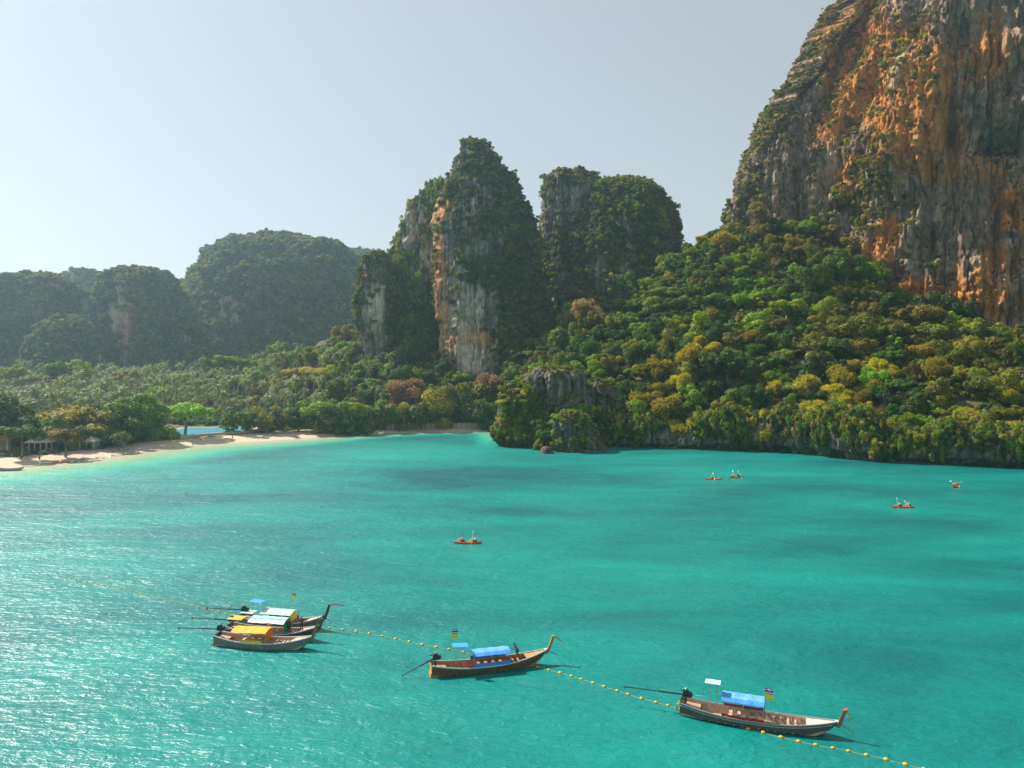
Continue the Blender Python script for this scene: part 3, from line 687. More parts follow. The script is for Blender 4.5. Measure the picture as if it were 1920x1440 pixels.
caps = np.stack([np.stack([G[-1, :, 0] * (1 - k) + tgt[0] * k, G[-1, :, 1] * (1 - k) + tgt[1] * k, np.full(len(px_), zrow[-1] + 6 * math.sqrt(k))], -1) for k in capk])
Nh = np.stack([np.broadcast_to(nxp, Gx.shape), np.broadcast_to(nyp, Gx.shape), np.full(Gx.shape, 0.05)], -1)
pxg, pyg, _ = proj(G.reshape(-1, 3)); pxg = pxg.reshape(Gx.shape); pyg = pyg.reshape(Gx.shape)
G = displace(G, Nh, dict(big=7.5, flute=2.3, fine=1.5, ledge=1.5, rough=1.1), 31)
pushes = [(1738, 455, 24, 32, 20, -19), (1885, 255, 56, 24, 0, -15), (1600, 215, 16, 110, 24, -7), (1560, 325, 40, 14, -60, -8), (1640, 540, 40, 50, 0, 3.0), (1700, 180, 60, 120, 15, 5), (1790, 250, 18, 200, 0, -7),
          (1830, 500, 50, 60, 0, 4), (1870, 430, 12, 120, 0, -7), (1660, 330, 60, 60, 0, 3.5), (1545, 150, 10, 60, 20, 3), (1450, 330, 24, 60, 0, -2.5), (1700, 390, 18, 50, 30, -6), (1770, 520, 22, 18, 0, -5), (1645, 425, 14, 22, 0, 3)]
rgc = np.random.default_rng(12)
for _ in range(46):   # random hollows and bulges
    a_ = rgc.uniform(1560, 1930); pushes.append((a_, rgc.uniform(0, 560), rgc.uniform(7, 26), rgc.uniform(8, 34), rgc.uniform(-30, 30), rgc.choice([-6.5, -4.5, -3.5, 3.0])))
pm = sum(a[5] * gauss(pxg, pyg, *a[:5]) for a in pushes); G = G + Nh * pm[..., None]
# drip folds below overhangs: hanging stalactite ribs
rib = np.clip(1 - 3.0 * np.abs(fbm(G[..., 0] / 3.2, G[..., 1] / 3.2, G[..., 2] / 60, 2, 77)), 0, 1) * sstep(-0.1, 0.5, fbm(G[..., 0] / 24, G[..., 1] / 24, G[..., 2] / 20, 2, 78))
G = G + Nh * (1.6 * rib)[..., None]
N1 = grid_normals(G); 
if (N1[100, :, 0] * nxp).sum() < 0: N1 = -N1
ru = np.zeros(Gx.shape)
for a in [(1690, 160, 75, 95, 25, 1.6), (1600, 90, 60, 80, 0, .8), (1560, 190, 26, 50, 0, .75), (1540, 250, 30, 30, 0, .7), (1580, 330, 50, 30, -60, .7), (1665, 430, 18, 30, 0, 1.2), (1680, 540, 60, 26, 0, 1.0), (1640, 480, 30, 60, 0, .75),
          (1790, 570, 100, 34, 0, .75), (1860, 100, 60, 80, 0, .6), (1900, 380, 50, 70, 0, .6), (1800, 300, 90, 60, 0, .45), (1700, 300, 60, 40, 0, .4), (1860, 500, 60, 60, 0, .6), (1590, 20, 60, 50, 0, .8), (1760, 240, 40, 40, 0, .5)]:
    ru += a[5] * gauss(pxg, pyg, *a[:5])
pa = 0.9 * gauss(pxg, pyg, 1700, 130, 30, 60, 25) + 0.5 * gauss(pxg, pyg, 1690, 360, 60, 60) + .5 * gauss(pxg, pyg, 1650, 20, 80, 30) + 0.45 * gauss(pxg, pyg, 1540, 280, 40, 60)
vn = fbm(G[..., 0] / 16, G[..., 1] / 16, G[..., 2] / 26, 3, 130)
moss = np.clip(sstep(0.3, 0.8, N1[..., 2]) + 0.4 * vn - 0.1, 0, 1)
nf_ = len(zrow)
Gall = np.concatenate([G, caps]); z0 = np.zeros((len(capk), len(px_)))
nr, nc = Gall.shape[:2]; idx = np.arange(nr * nc).reshape(nr, nc)
Fq = np.stack([idx[:-1, :-1], idx[:-1, 1:], idx[1:, 1:], idx[1:, :-1]], -1).reshape(-1, 4)
cl = ob('limestone_cliff', mesh_np('limestone_cliff', Gall.reshape(-1, 3), Fq, [M['rock_big']], True,
        {'rust': np.clip(np.concatenate([ru, z0]), 0, 1.3).ravel(), 'pale': np.clip(np.concatenate([pa, z0]), 0, 1.2).ravel(), 'moss': np.concatenate([moss, z0 + 1]).ravel()})); tag(cl, kind='structure')
BIG = dict(G=G, N=N1, px=pxg, py=pyg, rust=ru, pale=pa, vn=vn)

# ------------------------------------------------------------------ sea cliff under the forest slope
spts = [tuple(W(*p)[:2]) for p in ROCK_PX[5:]] + [(200, 200), (300, 193), (420, 188)]
spts = [(30, 290), (34, 282)] + spts
s2, cx_, cy_ = polypath(spts, 0.42)
tx, ty = np.gradient(cx_), np.gradient(cy_); ln = np.hypot(tx, ty); nx2, ny2 = ty / ln, -tx / ln
if ny2.mean() > 0: nx2, ny2 = -nx2, -ny2
v = np.concatenate([np.linspace(0, 1, 46), 1 + np.linspace(0, 1, 9)[1:]])
top = 10.5 + 6.0 * fbm(s2 / 26, s2 * 0, s2 * 0, 3, 5) + 2.5 * fbm(s2 / 9, s2 * 0, s2 * 0, 2, 6)
prof_t = np.interp(v, [0, 0.06, 0.12, 0.22, 0.30, 0.5, 0.75, 1.0, 1.2, 2.0], [-1.6, -2.0, -2.2, -0.8, 1.1, 1.4, 0.4, -1.2, -3.4, -9.0])
zz = np.where(v[:, None] <= 1, -1.6 + v[:, None] * (top[None] + 1.6), top[None] + (v[:, None] - 1) * 1.2)
vr = fbm(s2 / 11, s2 * 0, s2 * 0, 3, 8)[None] * 1.6
G = np.stack([cx_[None] + nx2[None] * (prof_t[:, None] + vr * 0.7), cy_[None] + ny2[None] * (prof_t[:, None] + vr * 0.7), zz], -1)
Nh = np.stack([np.broadcast_to(nx2, zz.shape), np.broadcast_to(ny2, zz.shape), np.zeros(zz.shape)], -1)
G = displace(G, Nh, dict(big=1.6, flute=1.0, fine=0.5, ledge=0.5, s=0.55), 51, np.clip(v / 0.1, 0, 1)[:, None] * np.ones(zz.shape))
N1 = grid_normals(G)
if (N1[..., 1].mean()) > 0: N1 = -N1
pxg, pyg, _ = proj(G.reshape(-1, 3)); pxg = pxg.reshape(zz.shape); pyg = pyg.reshape(zz.shape)
vn = fbm(G[..., 0] / 10, G[..., 1] / 10, G[..., 2] / 10, 3, 131)
nr, nc = zz.shape; idx = np.arange(nr * nc).reshape(nr, nc); Fq = np.stack([idx[:-1, :-1], idx[:-1, 1:], idx[1:, 1:], idx[1:, :-1]], -1).reshape(-1, 4)
ru = 0.55 * sstep(-.2, .6, fbm(G[..., 0] / 18, G[..., 1] / 18, G[..., 2] / 12, 2, 15)); pa = 0.4 * sstep(0, .6, fbm(G[..., 0] / 7, G[..., 1] / 7, G[..., 2] / 12, 2, 16))
sc_ = ob('sea_cliff', mesh_np('sea_cliff', G.reshape(-1, 3), Fq, [M['rock_sea']], True, {'rust': ru.ravel(), 'pale': pa.ravel(), 'moss': (sstep(.55, 1, zz / top) * .9).ravel()})); tag(sc_, kind='structure')
SEAC = dict(G=G, N=N1, px=pxg, py=pyg, rust=ru, pale=pa, vn=vn)

# ------------------------------------------------------------------ rock stacks at the corner of the bay
RA = dict(big=3.2, flute=1.9, fine=0.7, ledge=1.2, s=0.42)
R1 = loft('rock_stack', [(692, 1004, 1080), (704, 989, 1100), (735, 991, 1108), (770, 1004, 1112), (800, 1012, 1112), (850, 1012, 1116)], 285, 0.62, 2.5, 0.33, RA, M['rock_sea'], 21, zfoot=-2, pale=[(1040, 760, 70, 70, 0, .7)], moss_all=-0.5)
R2 = loft('rock_stack', [(776, 1052, 1084), (790, 1038, 1100), (815, 1042, 1104), (858, 1040, 1108)], 264, 0.8, 2.3, 0.33, RA, M['rock_sea'], 22, zfoot=-2, moss_all=-0.2)
R2b = loft('rock_stack', [(800, 1088, 1108), (812, 1080, 1122), (858, 1077, 1133)], 262, 0.8, 2.3, 0.33, RA, M['rock_sea'], 23, zfoot=-2, moss_all=-0.3)
R3 = loft('rock_stack', [(716, 1116, 1138), (735, 1108, 1154), (800, 1108, 1158), (860, 1108, 1162)], 290, 0.8, 2.3, 0.36, RA, M['rock_sea'], 24, zfoot=-2, moss_all=-0.3)
R4 = loft('rock_mound', [(722, 962, 990), (745, 948, 1006), (790, 940, 1020), (815, 937, 1030), (852, 944, 1040)], 282, 0.8, 2.2, 0.4, RA, M['rock_sea'], 25, zfoot=-2, moss_all=0.8)
R5 = loft('rock_outcrop', [(658, 1692, 1716), (668, 1688, 1724), (700, 1686, 1728)], 281, 0.5, 2.2, 0.4, RA, M['rock_sea'], 26, zfoot=24, moss_all=-.3)
R6 = loft('rock_outcrop', [(696, 1908, 1940), (710, 1902, 1950), (745, 1900, 1960)], 252, 0.5, 2.2, 0.4, RA, M['rock_sea'], 27, zfoot=14, moss_all=-.3)
R7 = loft('boulder', [(838, 1018, 1032), (842, 1014, 1036), (850, 1013, 1038)], 256, 0.9, 2.2, 0.25, dict(big=.5, flute=.2, fine=.1, ledge=.2, s=.2), M['rock_sea'], 28, zfoot=-1, moss_all=-1)

# ------------------------------------------------------------------ plants that cling to the rock
dk = dict(leaf_dark=5, leaf_olive=3, leaf_mid=2, leaf_blue=1.5)
up = lambda d: sstep(0.25, 0.75, d['up'])
veg(T1, 'cliff_vegetation', 3400, (1.0, 2.6), dict(leaf_dark=4, leaf_olive=4, leaf_blue=3, leaf_mid=2), lambda d: (up(d) + sstep(-0.05, 0.15, d['vn']) * 0.9 * (d['py'] < 580) + 0.8 * (d['py'] < 300) * sstep(-.4, 0, d['vn'])) * (1 - np.clip(d['pale'] + d['rust'], 0, .95)) + .7 * sstep(915, 960, d['px']), 'olive and dark scrub covering the tall pointed tower', 'vegetation')
veg(T2, 'cliff_vegetation', 3000, (1.0, 2.6), lambda ci, ms, n: np.where(ms['px'][:-1, :-1].ravel()[ci] + rng.normal(size=n) * 12 < 762, pick_idx(n, dict(leaf_bright=6, leaf_mid=3)), pick_idx(n, dict(leaf_mid=5, leaf_dark=5, leaf_bright=1, leaf_olive=1))), lambda d: (up(d) + 0.9 * sstep(460, 540, d['py'] + 60 * d['vn'] - (d['px'] - 760) * .6) + 0.25) * (1 - np.clip(d['pale'] * 1.4, 0, 1)), 'green creeper curtain hanging on the left shoulder of the tall tower', 'creeper', hang=True)
veg(T3, 'cliff_vegetation', 500, (1.0, 2.6), dict(leaf_dark=3, leaf_mid=3, leaf_olive=3), lambda d: up(d) + 1.0 * (d['py'] < 495) + .7 * (d['px'] < 680) + .8 * (d['px'] > 722), 'green scrub on the small grey buttress', 'vegetation')
veg(C1, 'cliff_vegetation', 1500, (1.1, 2.9), dict(leaf_dark=4, leaf_olive=4, leaf_mid=2), lambda d: up(d) + 0.6 * sstep(0, .4, d['vn']) + 0.6 * sstep(400, 460, d['py']) * (1 - np.clip(d['pale'], 0, .9)) + .5 * (d['py'] < 335), 'olive scrub on the flat topped rock block', 'vegetation')
veg(C2, 'cliff_vegetation', 3700, (1.2, 3.0), dict(leaf_dark=5, leaf_olive=3, leaf_mid=4, leaf_bright=1.5, leaf_yellow=.3), lambda d: up(d) * 1.4 + 0.03 + sstep(-.15, .1, d['vn']) * (1 - .5 * sstep(480, 560, d['py'])) - d['pale'], 'green scrub over the rounded rock dome', 'vegetation')
veg(C3, 'cliff_vegetation', 500, (1.0, 2.2), dk, lambda d: up(d) + 0.2, 'scrub on the thin rock spur beside the dome', 'vegetation')
fk = dict(leaf_dark=4, leaf_blue=4, leaf_olive=3, leaf_mid=1)
for ms, n, sz in ((D1, 6500, (3.0, 8.5)), (D2, 1600, (5, 9)), (E1, 2900, (2.4, 6.8)), (E2, 1100, (3.5, 7)), (E2b, 700, (3.5, 7)), (E3, 2600, (2.4, 6.8)), (E4, 2200, (2.5, 5)), (E5, 600, (5, 9))):
    veg(ms, 'hill_forest', n, sz, (0, 8), lambda d: up(d) * 1.8 + 0.02 + .9 * sstep(-.10, .15, d['vn']) - d['rust'] * 1.2 - d['pale'] * .7, 'hazy dark green forest clinging to the far hill', 'forest', col=big_col)
veg(BIG, 'cliff_vegetation', 7600, (0.9, 2.3), dict(leaf_olive=5, leaf_gold=2.5, leaf_dark=2, leaf_rust=1.5, leaf_mid=1),
    lambda d: np.clip(1.0 * sstep(30, 5, np.abs(d['px'] - np.interp(d['py'], [0, 70, 180, 270, 385], [1585, 1535, 1475, 1425, 1385]))) * sstep(-.5, .1, d['vn']) + .55 * sstep(.35, .75, d['up']) * (d['px'] < 1760) + .8 * gauss(d['px'], d['py'], 1620, 370, 40, 60, 30) + .35 * gauss(d['px'], d['py'], 1640, 300, 40, 50), 0, 1) + .0004,
    'olive and ochre scrub along the skyline edge and ledges of the orange cliff', 'vegetation')
veg(SEAC, 'cliff_vegetation', 5200, (0.8, 2.2), dict(leaf_dark=5, leaf_mid=3, leaf_olive=3, leaf_gold=2, leaf_rust=1.2), lambda d: sstep(6, 10, d['z'] + 7 * d['vn']) + .22 * sstep(2.5, 5, d['z']) * sstep(-.1, .35, d['vn']), 'bushes spilling over the rim of the low sea cliff', 'bushes', hang=True)
for ms, n, w_, lab in ((R1, 150, dict(leaf_olive=4, leaf_mid=3), 'green tufts on top of the big grey rock stack'), (R2, 170, dict(leaf_bright=5, leaf_rust=4, leaf_olive=1), 'lime and rust coloured bush capping the front rock stack'),
                       (R3, 120, dict(leaf_dark=4, leaf_olive=3), 'dark scrub on the rock stack at the cove'), (R5, 30, dk, 'scrub on the grey outcrop in the forest')):
    veg(ms, 'rock_vegetation', n, (0.7, 1.7), w_, (lambda d: sstep(.55, .9, d['up']) + .001), lab, 'bush')
veg(R2b, 'rock_vegetation', 60, (0.5, 1.1), dict(leaf_rust=5, leaf_olive=2), (lambda d: sstep(.4, .8, d['up']) + .002), 'rusty scrub on the lowest front rock stack', 'bush')
veg(R4, 'rock_vegetation', 1500, (0.8, 2.0), dict(leaf_olive=4, leaf_gold=2, leaf_rust=3, leaf_mid=4, leaf_bright=2), (lambda d: d['up'] * 0 + 1 * sstep(1.5, 4, d['z'])), 'tangle of green, rust and ochre bushes covering the mound left of the rock stacks', 'bushes')
# ------------------------------------------------------------------ trees
def blocked(x, y, pad=0.0):
    for k, m_ in MASS.items():
        if k.startswith('hill') and m_['cy'] > 1000: continue
        if abs(x - m_['cx']) / (m_['w'] + pad) < 1 and ((x - m_['cx']) / (m_['w'] + pad)) ** 2 + ((y - m_['cy']) / (m_['d'] + pad)) ** 2 < 1: return True
    dx = x - px_; dy = y - py_; i = int(np.argmin(dx * dx + dy * dy))
    return (dx[i] * nxp[i] + dy[i] * nyp[i]) < pad * 0.6 and x > 60
def darts(n, xr, yr, rad, ok, existing=None, k=0.78):
    """positions whose crowns may overlap a little, biggest first"""
    out = list(existing or []); cell = {}
    def put(t): cell.setdefault((int(t[0] // 8), int(t[1] // 8)), []).append(t)
    for t in out: put(t)
    new = []
    xs = rng.uniform(*xr, n); ys = rng.uniform(*yr, n); dd = shore_d(xs, ys); hh = height(xs, ys, False)
    for x, y, d, h in zip(xs, ys, dd, hh):
        r = rad(x, y)
        if not ok(x, y, d, h): continue
        cx, cy_ = int(x // 8), int(y // 8); bad = False
        for a in range(-2, 3):
            for b in range(-2, 3):
                for t in cell.get((cx + a, cy_ + b), ()):
                    if (t[0] - x) ** 2 + (t[1] - y) ** 2 < ((t[2] + r) * k) ** 2: bad = True; break
                if bad: break
            if bad: break
        if bad or blocked(x, y, r * 0.5): continue
        t = (x, y, r); put(t); new.append(t)
    return new
def visible_share(items):
    """items: (x, y, z centre, radius); nearest first paints a coarse mask; returns the cells each one shows"""
    W_, H_ = 480, 360; mask = np.zeros((H_, W_), bool); v = np.zeros(len(items))
    A = np.array(items); px, py, fw = proj(A[:, :3]); pr = A[:, 3] * F_PX / fw / 4
    for i in np.argsort(fw):
        cx, cy_ = px[i] / 4, py[i] / 4; r = pr[i]
        x0, x1 = int(max(0, cx - r)), int(min(W_ - 1, cx + r)); y0, y1 = int(max(0, cy_ - r)), int(min(H_ - 1, cy_ + r))
        if x1 <= x0 or y1 <= y0: continue
        yy, xx = np.mgrid[y0:y1 + 1, x0:x1 + 1]; c = ((xx - cx) ** 2 + (yy - cy_) ** 2) < r * r
        sub = mask[y0:y1 + 1, x0:x1 + 1]; v[i] = (c & ~sub).sum(); sub |= c
    return v, px, py

def make_tree(name, x, y, z, r, crown, mat, label, group, trunk=None, ctr=1.5, squash=1.0, cat='tree', sink=0.45):
    root = empty(name, (x, y, z - sink * r), rng.uniform(0, 6.28), label, cat, group); root.scale = (r * rng.uniform(.85, 1.2), r * rng.uniform(.85, 1.15), r * squash)
    c = ob('crown', crown, root, (0, 0, ctr))
    if mat is not None:
        c.material_slots[0].link = 'OBJECT'; c.material_slots[0].material = mat
    if trunk is not None: ob('trunk', trunk, root, (0, 0, ctr))
    return root

# --- the forest on the slope under the cliffs
def slope_ok(x, y, d, h):
    if d < 2.5: return False
    if x < -3: return (y > 352 + (-(x) * 0.12)) and d > 16 and h > 6 and not (x < -95 and y < 430)
    return True
def srad(x, y): return float(np.clip(rng.lognormal(1.47, .38), 2.0, 9.5))
zones = darts(26000, (-112, 290), (212, 560), srad, slope_ok, k=0.62)
zx = np.array([t[0] for t in zones]); zy = np.array([t[1] for t in zones]); zr = np.array([t[2] for t in zones]); zz_ = height(zx, zy)
share, tpx, tpy = visible_share(np.stack([zx, zy, zz_ + zr * 1.05, zr * 0.9], 1))
def patches(px, py):
    s = lambda *a: float(gauss(px, py, *a))
    return dict(gold=s(1265, 748, 52, 50) * 2.4 + s(1590, 740, 66, 52) * 2.8 + s(1300, 645, 24, 24) * 1.5 + s(1735, 650, 28, 36) * 2 + s(1885, 770, 50, 44) * 2 + .03 + s(1640, 690, 30, 20) * .8 + s(960, 780, 30, 30) * .3,
                rust=s(1640, 775, 60, 22) * 1.2 + s(1640, 590, 40, 20) * .7 + s(1100, 590, 40, 24) * .8 + s(790, 735, 46, 22) * 1.3 + s(905, 735, 26, 26) * 1.3 + s(600, 620, 26, 20) + s(1520, 460, 60, 40) * .5 + s(1900, 800, 30, 20) * .6 + s(690, 620, 20, 20) * .4,
                olive=s(1660, 600, 90, 30) * 1.3 + s(1500, 450, 90, 50) * 1.2 + s(1860, 620, 80, 60) * .9 + s(1800, 720, 100, 60) * .7 + s(640, 620, 70, 50) * 1.0 + s(1400, 400, 50, 30) + .26,
                bright=s(1575, 545, 44, 30) * .9 + s(1440, 580, 60, 40) * .8 + s(1250, 600, 60, 40) * .5 + s(1420, 520, 80, 40) * .5 + s(1440, 378, 20, 12) + s(850, 745, 60, 25) * 1.2 + s(620, 690, 90, 26) * 1.1 + s(700, 670, 60, 40) * .4 + .18,
                dark=.5, mid=.42)
KM = dict(gold='leaf_gold', rust='leaf_rust', olive='leaf_olive', bright='leaf_bright', dark='leaf_dark', mid='leaf_mid')
WD = dict(gold='golden feathery', rust='russet dry', olive='olive green', bright='bright green', dark='dark green', mid='mid green')
def where(px, py):
    if px < 720: return 'on the ridge left of the grey buttress' if py < 660 else 'at the foot of the left buttress'
    if px < 960: return 'under the tall pointed tower behind the beach'
    if px < 1180: return 'above the grey rock stacks' if py > 600 else 'at the foot of the rounded rock dome'
    if px < 1420: return 'on the middle slope over the cove' if py > 620 else 'on the ridge beside the rounded dome'
    if px < 1640: return 'just above the low sea cliff' if py > 700 else ('on the slope below the orange cliff' if py > 480 else 'at the left foot of the orange cliff')
    return 'on the right slope above the sea cliff' if py > 700 else 'on the right slope under the orange cliff'
order = np.argsort(-share); indiv = {}; rest = []
for rank, i in enumerate(order):
    px, py = tpx[i], tpy[i]
    if share[i] < 1:
        if -300 < px < 2250: rest.append((i, 'mid'))
        continue
    w = patches(px, py); ks = list(w); p = np.array([w[k] ** 1.5 for k in ks]); kind = ks[rng.choice(len(ks), p=p / p.sum())]
    fam = 'gold' if kind in ('gold', 'rust') else 'green'
    if fam == 'green' and indiv.get('green', 0) >= 262: rest.append((i, kind)); continue
    indiv[fam] = indiv.get(fam, 0) + 1
    r = zr[i]; base = zz_[i]
    if kind == 'gold':
        r = min(r, 6.0)
        crown, nm, shp = CR['wispy'][rng.integers(3)], 'bamboo_clump', 'clump'
    elif kind == 'rust':
        bare = rng.random() < 0.35
        crown, nm, shp = (CR['bare'][rng.integers(3)], 'bare_tree', 'tree') if bare else (CR['wispy'][rng.integers(3)], 'dry_tree', 'tree')
        if bare: r *= 1.15
    else:
        q_ = rng.random(); vn_ = q_ < 0.2
        crown = CR['vine'][rng.integers(3)] if vn_ else (CR['umbrella'][rng.integers(5)] if q_ < .34 else (CR['wispy'][rng.integers(3)] if q_ < .42 else CR['lump'][rng.integers(7)])); nm = 'broadleaf_tree'; shp = 'creeper draped tree' if vn_ else ('round crowned tree' if r < 4.6 else 'large spreading tree')
    adj = WD[kind] if nm != 'bare_tree' else 'pinkish leafless'
    make_tree(nm, zx[i], zy[i], base, r, crown, M[KM[kind]] if nm != 'bare_tree' else M['leaf_pink'], '%s %s %s' % (adj, shp, where(px, py)), 'trees on the forested slope', TR[rng.integers(4)], sink=0.3 + 0.3 * (r > 5), squash=rng.uniform(0.75, 1.3))
BK = ['leaf_dark', 'leaf_mid', 'leaf_olive', 'leaf_blue', 'leaf_bright']; bmap = dict(dark=0, mid=1, olive=2, rust=2, gold=2, bright=4)
pts = np.array([(zx[i], zy[i], zz_[i] + zr[i] * 1.05) for i, k in rest]); ii = [bmap[k] * 2 + rng.integers(2) for i, k in rest]
scatter('slope_forest', pts, ii, [zr[i] for i, k in rest], big_col, 'remaining dark green forest filling the slope under the cliffs', 'forest')
# --- undergrowth between them
n = 16000; ux = rng.uniform(-112, 300, n); uy = rng.uniform(210, 560, n); ud = shore_d(ux, uy); uz = height(ux, uy)
okm = (ud > 1.8) & ((ux > -3) | ((uy > 352 - ux * .12) & (ud > 15) & (uz > 6)))
ux, uy, uz = ux[okm], uy[okm], uz[okm]; keepm = np.array([not blocked(a, b, 0) for a, b in zip(ux, uy)]); ux, uy, uz = ux[keepm], uy[keepm], uz[keepm]
upx, upy, _ = proj(np.stack([ux, uy, uz + 1], 1)); ui = []
for a, b in zip(upx, upy):
    w = patches(a, b); kk = rng.choice(6, p=np.array([w[k] for k in w]) / sum(w.values())); nm = ['leaf_gold', 'leaf_rust', 'leaf_olive', 'leaf_bright', 'leaf_dark', 'leaf_mid'][kk]
    ui.append(SHRUB_KINDS.index(nm) * 2 + rng.integers(2))
scatter('undergrowth', np.stack([ux, uy, uz + 0.6], 1), ui, rng.uniform(1.3, 3.0, len(ux)), shrub_col, 'dense green and ochre undergrowth on the slope', 'undergrowth')

# --- beach front trees, each where it stands: px, py of crown top, width px, distance, kind, leaf, label
BEACH = [(18, 748, 100, 246, 'lump', 'leaf_dark', 'tall dark green tree at the left end of the beach'),
         (70, 772, 90, 252, 'lump', 'leaf_mid', 'mid green tree behind the open beach pavilion'),
         (138, 760, 118, 262, 'umbrella', 'leaf_gold', 'yellow green spreading tree above the long pale roof'),
         (105, 792, 80, 250, 'umbrella', 'leaf_olive', 'low olive green tree leaning over the pavilion roof'),
         (40, 800, 60, 229, 'umbrella', 'leaf_dark', 'low dark tree hanging over the left side of the pavilion roof'),
         (122, 806, 60, 236, 'umbrella', 'leaf_olive', 'low olive tree in front of the long low building'),
         (205, 750, 110, 272, 'lump', 'leaf_dark', 'tall dark green tree right of the yellow green one'),
         (245, 748, 90, 280, 'lump', 'leaf_mid', 'dense tree whose branches reach over the sunbathers'),
         (190, 800, 90, 258, 'umbrella', 'leaf_dark', 'low dark tree in front of the small peaked hut'),
         (288, 782, 66, 290, 'lump', 'leaf_mid', 'small rounded tree left of the pool'),
         (315, 812, 30, 292, 'lump', 'leaf_bright', 'bright green bush at the left end of the pool'),
         (346, 752, 82, 302, 'umbrella', 'leaf_bright', 'bright umbrella shaped tree in front of the pool with a bare trunk'),
         (462, 758, 66, 320, 'lump', 'leaf_mid', 'rounded mid green tree at the right end of the pool'),
         (495, 764, 60, 322, 'lump', 'leaf_olive', 'olive tree beside the rounded one at the pool end'),
         (530, 760, 56, 328, 'lump', 'leaf_dark', 'dark green tree in the middle of the beach'),
         (560, 770, 48, 332, 'lump', 'leaf_mid', 'mid green tree left of the flat topped tree'),
         (598, 754, 74, 334, 'umbrella', 'leaf_bright', 'vivid green flat topped tree on the beach'),
         (655, 752, 78, 338, 'umbrella', 'leaf_bright', 'second vivid green flat topped tree right of the first'),
         (610, 776, 58, 330, 'lump', 'leaf_mid', 'dense green tree under the flat topped canopy'),
         (660, 778, 60, 334, 'lump', 'leaf_dark', 'dark tree under the right end of the flat topped canopy'),
         (712, 752, 58, 345, 'lump', 'leaf_mid', 'mid green tree left of the beach wall'),
         (748, 758, 62, 350, 'lump', 'leaf_olive', 'olive tree behind the left end of the beach wall'),
         (790, 750, 60, 354, 'lump', 'leaf_mid', 'mid green tree behind the middle of the beach wall'),
         (832, 730, 70, 358, 'lump', 'leaf_gold', 'yellow green leafy tree behind the right part of the beach wall'),
         (872, 714, 70, 362, 'lump', 'leaf_olive', 'tall yellowish tree near the right end of the beach wall'),
         (905, 745, 54, 358, 'lump', 'leaf_mid', 'green tree at the corner of the beach beside the rocks'),
         (920, 775, 40, 352, 'lump', 'leaf_blue', 'blue green bush at the corner of the beach beside the rocks'),
         (765, 715, 60, 375, 'wispy', 'leaf_pink', 'pinkish brown dry tree above the beach trees'),
         (918, 705, 44, 372, 'wispy', 'leaf_pink', 'pinkish dry tree in front of the dark gully'),
         (600, 688, 58, 420, 'umbrella', 'leaf_yellow', 'bright yellow flowering tree above the palms'),
         (545, 692, 40, 425, 'umbrella', 'leaf_yellow', 'smaller yellow tree left of the bright yellow one'),
         (640, 655, 60, 430, 'lump', 'leaf_bright', 'bright green tree above the yellow flowering tree')]
bx, by_, br = [], [], []
for (px, pyt, wpx, Y, kd, mt, lab) in BEACH:
    wpx *= 1.18; r = wpx / 2 * Y / F_PX; c = P(px, pyt - 3, Y); g = float(height(np.array([c.x]), np.array([Y]))[0])
    topz = c.z; hgt = topz - g; ctr_h = hgt - r * (0.45 if kd == 'umbrella' else 0.78)
    root = empty('shade_tree', (c.x, Y, g), rng.uniform(0, 6.28), lab, 'tree', 'trees along the beach')
    cr = ob('crown', CR[kd][rng.integers(len(CR[kd]))], root, (0, 0, ctr_h), None, (r, r, r * (1.0 if kd != 'umbrella' else 0.95)))
    cr.material_slots[0].link = 'OBJECT'; cr.material_slots[0].material = M[mt]
    tb = MB(); tt = max(0.16, r * .05); tp = Vector((0, 0, ctr_h - r * 0.25))
    tb.tube([(0, 0, -0.3), (0.15 * r * .3, 0.1, tp.z * .5), tp], [tt * 1.3, tt, tt * .8], 7)
    for k in range(5):
        a = k * 1.256 + rng.random(); e = Vector((math.cos(a) * r * .6, math.sin(a) * r * .6, ctr_h + r * .1)); tb.tube([tp, tp.lerp(e, .5) + Vector((0, 0, .1 * r)), e], [tt * .6, tt * .4, tt * .15], 5)
    ob('trunk', tb.mesh('trunk', M['bark'], True), root)
    if ctr_h > r * 1.3 and kd == 'lump':   # lower leaf mass
        sk = ob('lower_crown', CR['lump'][rng.integers(7)], root, (0, 0, ctr_h - r * 0.75), (0, 0, 1), (r * .85, r * .85, r * .7)); sk.material_slots[0].link = 'OBJECT'; sk.material_slots[0].material = M[mt]
    bx.append(c.x); by_.append(Y); br.append(r)

# --- coconut palms
def palm_ok(x, y, d, h):
    px, py, _ = proj((x, y, h)); px = px[0]
    if px < -120 or px > 735 or d < 20: return False
    if 300 < px < 500 and y < 362: return False
    if px > 640 and (y > 400 or y < 352): return False
    if px > 520 and y > 440: return False
    if px < 300 and y < 285: return False
    return True
palms = darts(16000, (-560, -40), (268, 640), lambda x, y: 3.0, palm_ok, existing=[(a, b, min(c, 4) * .8) for a, b, c in zip(bx, by_, br)], k=1.42)
PH = (11, 13, 15, 16.5, 12)
pp = []
for x, y, r in palms:
    v_ = int(rng.integers(5)); s_c = rng.uniform(1.0, 1.3); pp.append((x, y, v_, s_c))
px_a = np.array([p[0] for p in pp]); py_a = np.array([p[1] for p in pp]); pz = height(px_a, py_a); ph = np.array([PH[p[2]] * p[3] for p in pp])
share, tpx, tpy = visible_share(np.stack([px_a, py_a, pz + ph - 0.5, np.full(len(pp), 3.0)], 1))
order = np.argsort(-(share + (share > 0) * 0.01)); cnt = 0; left = []
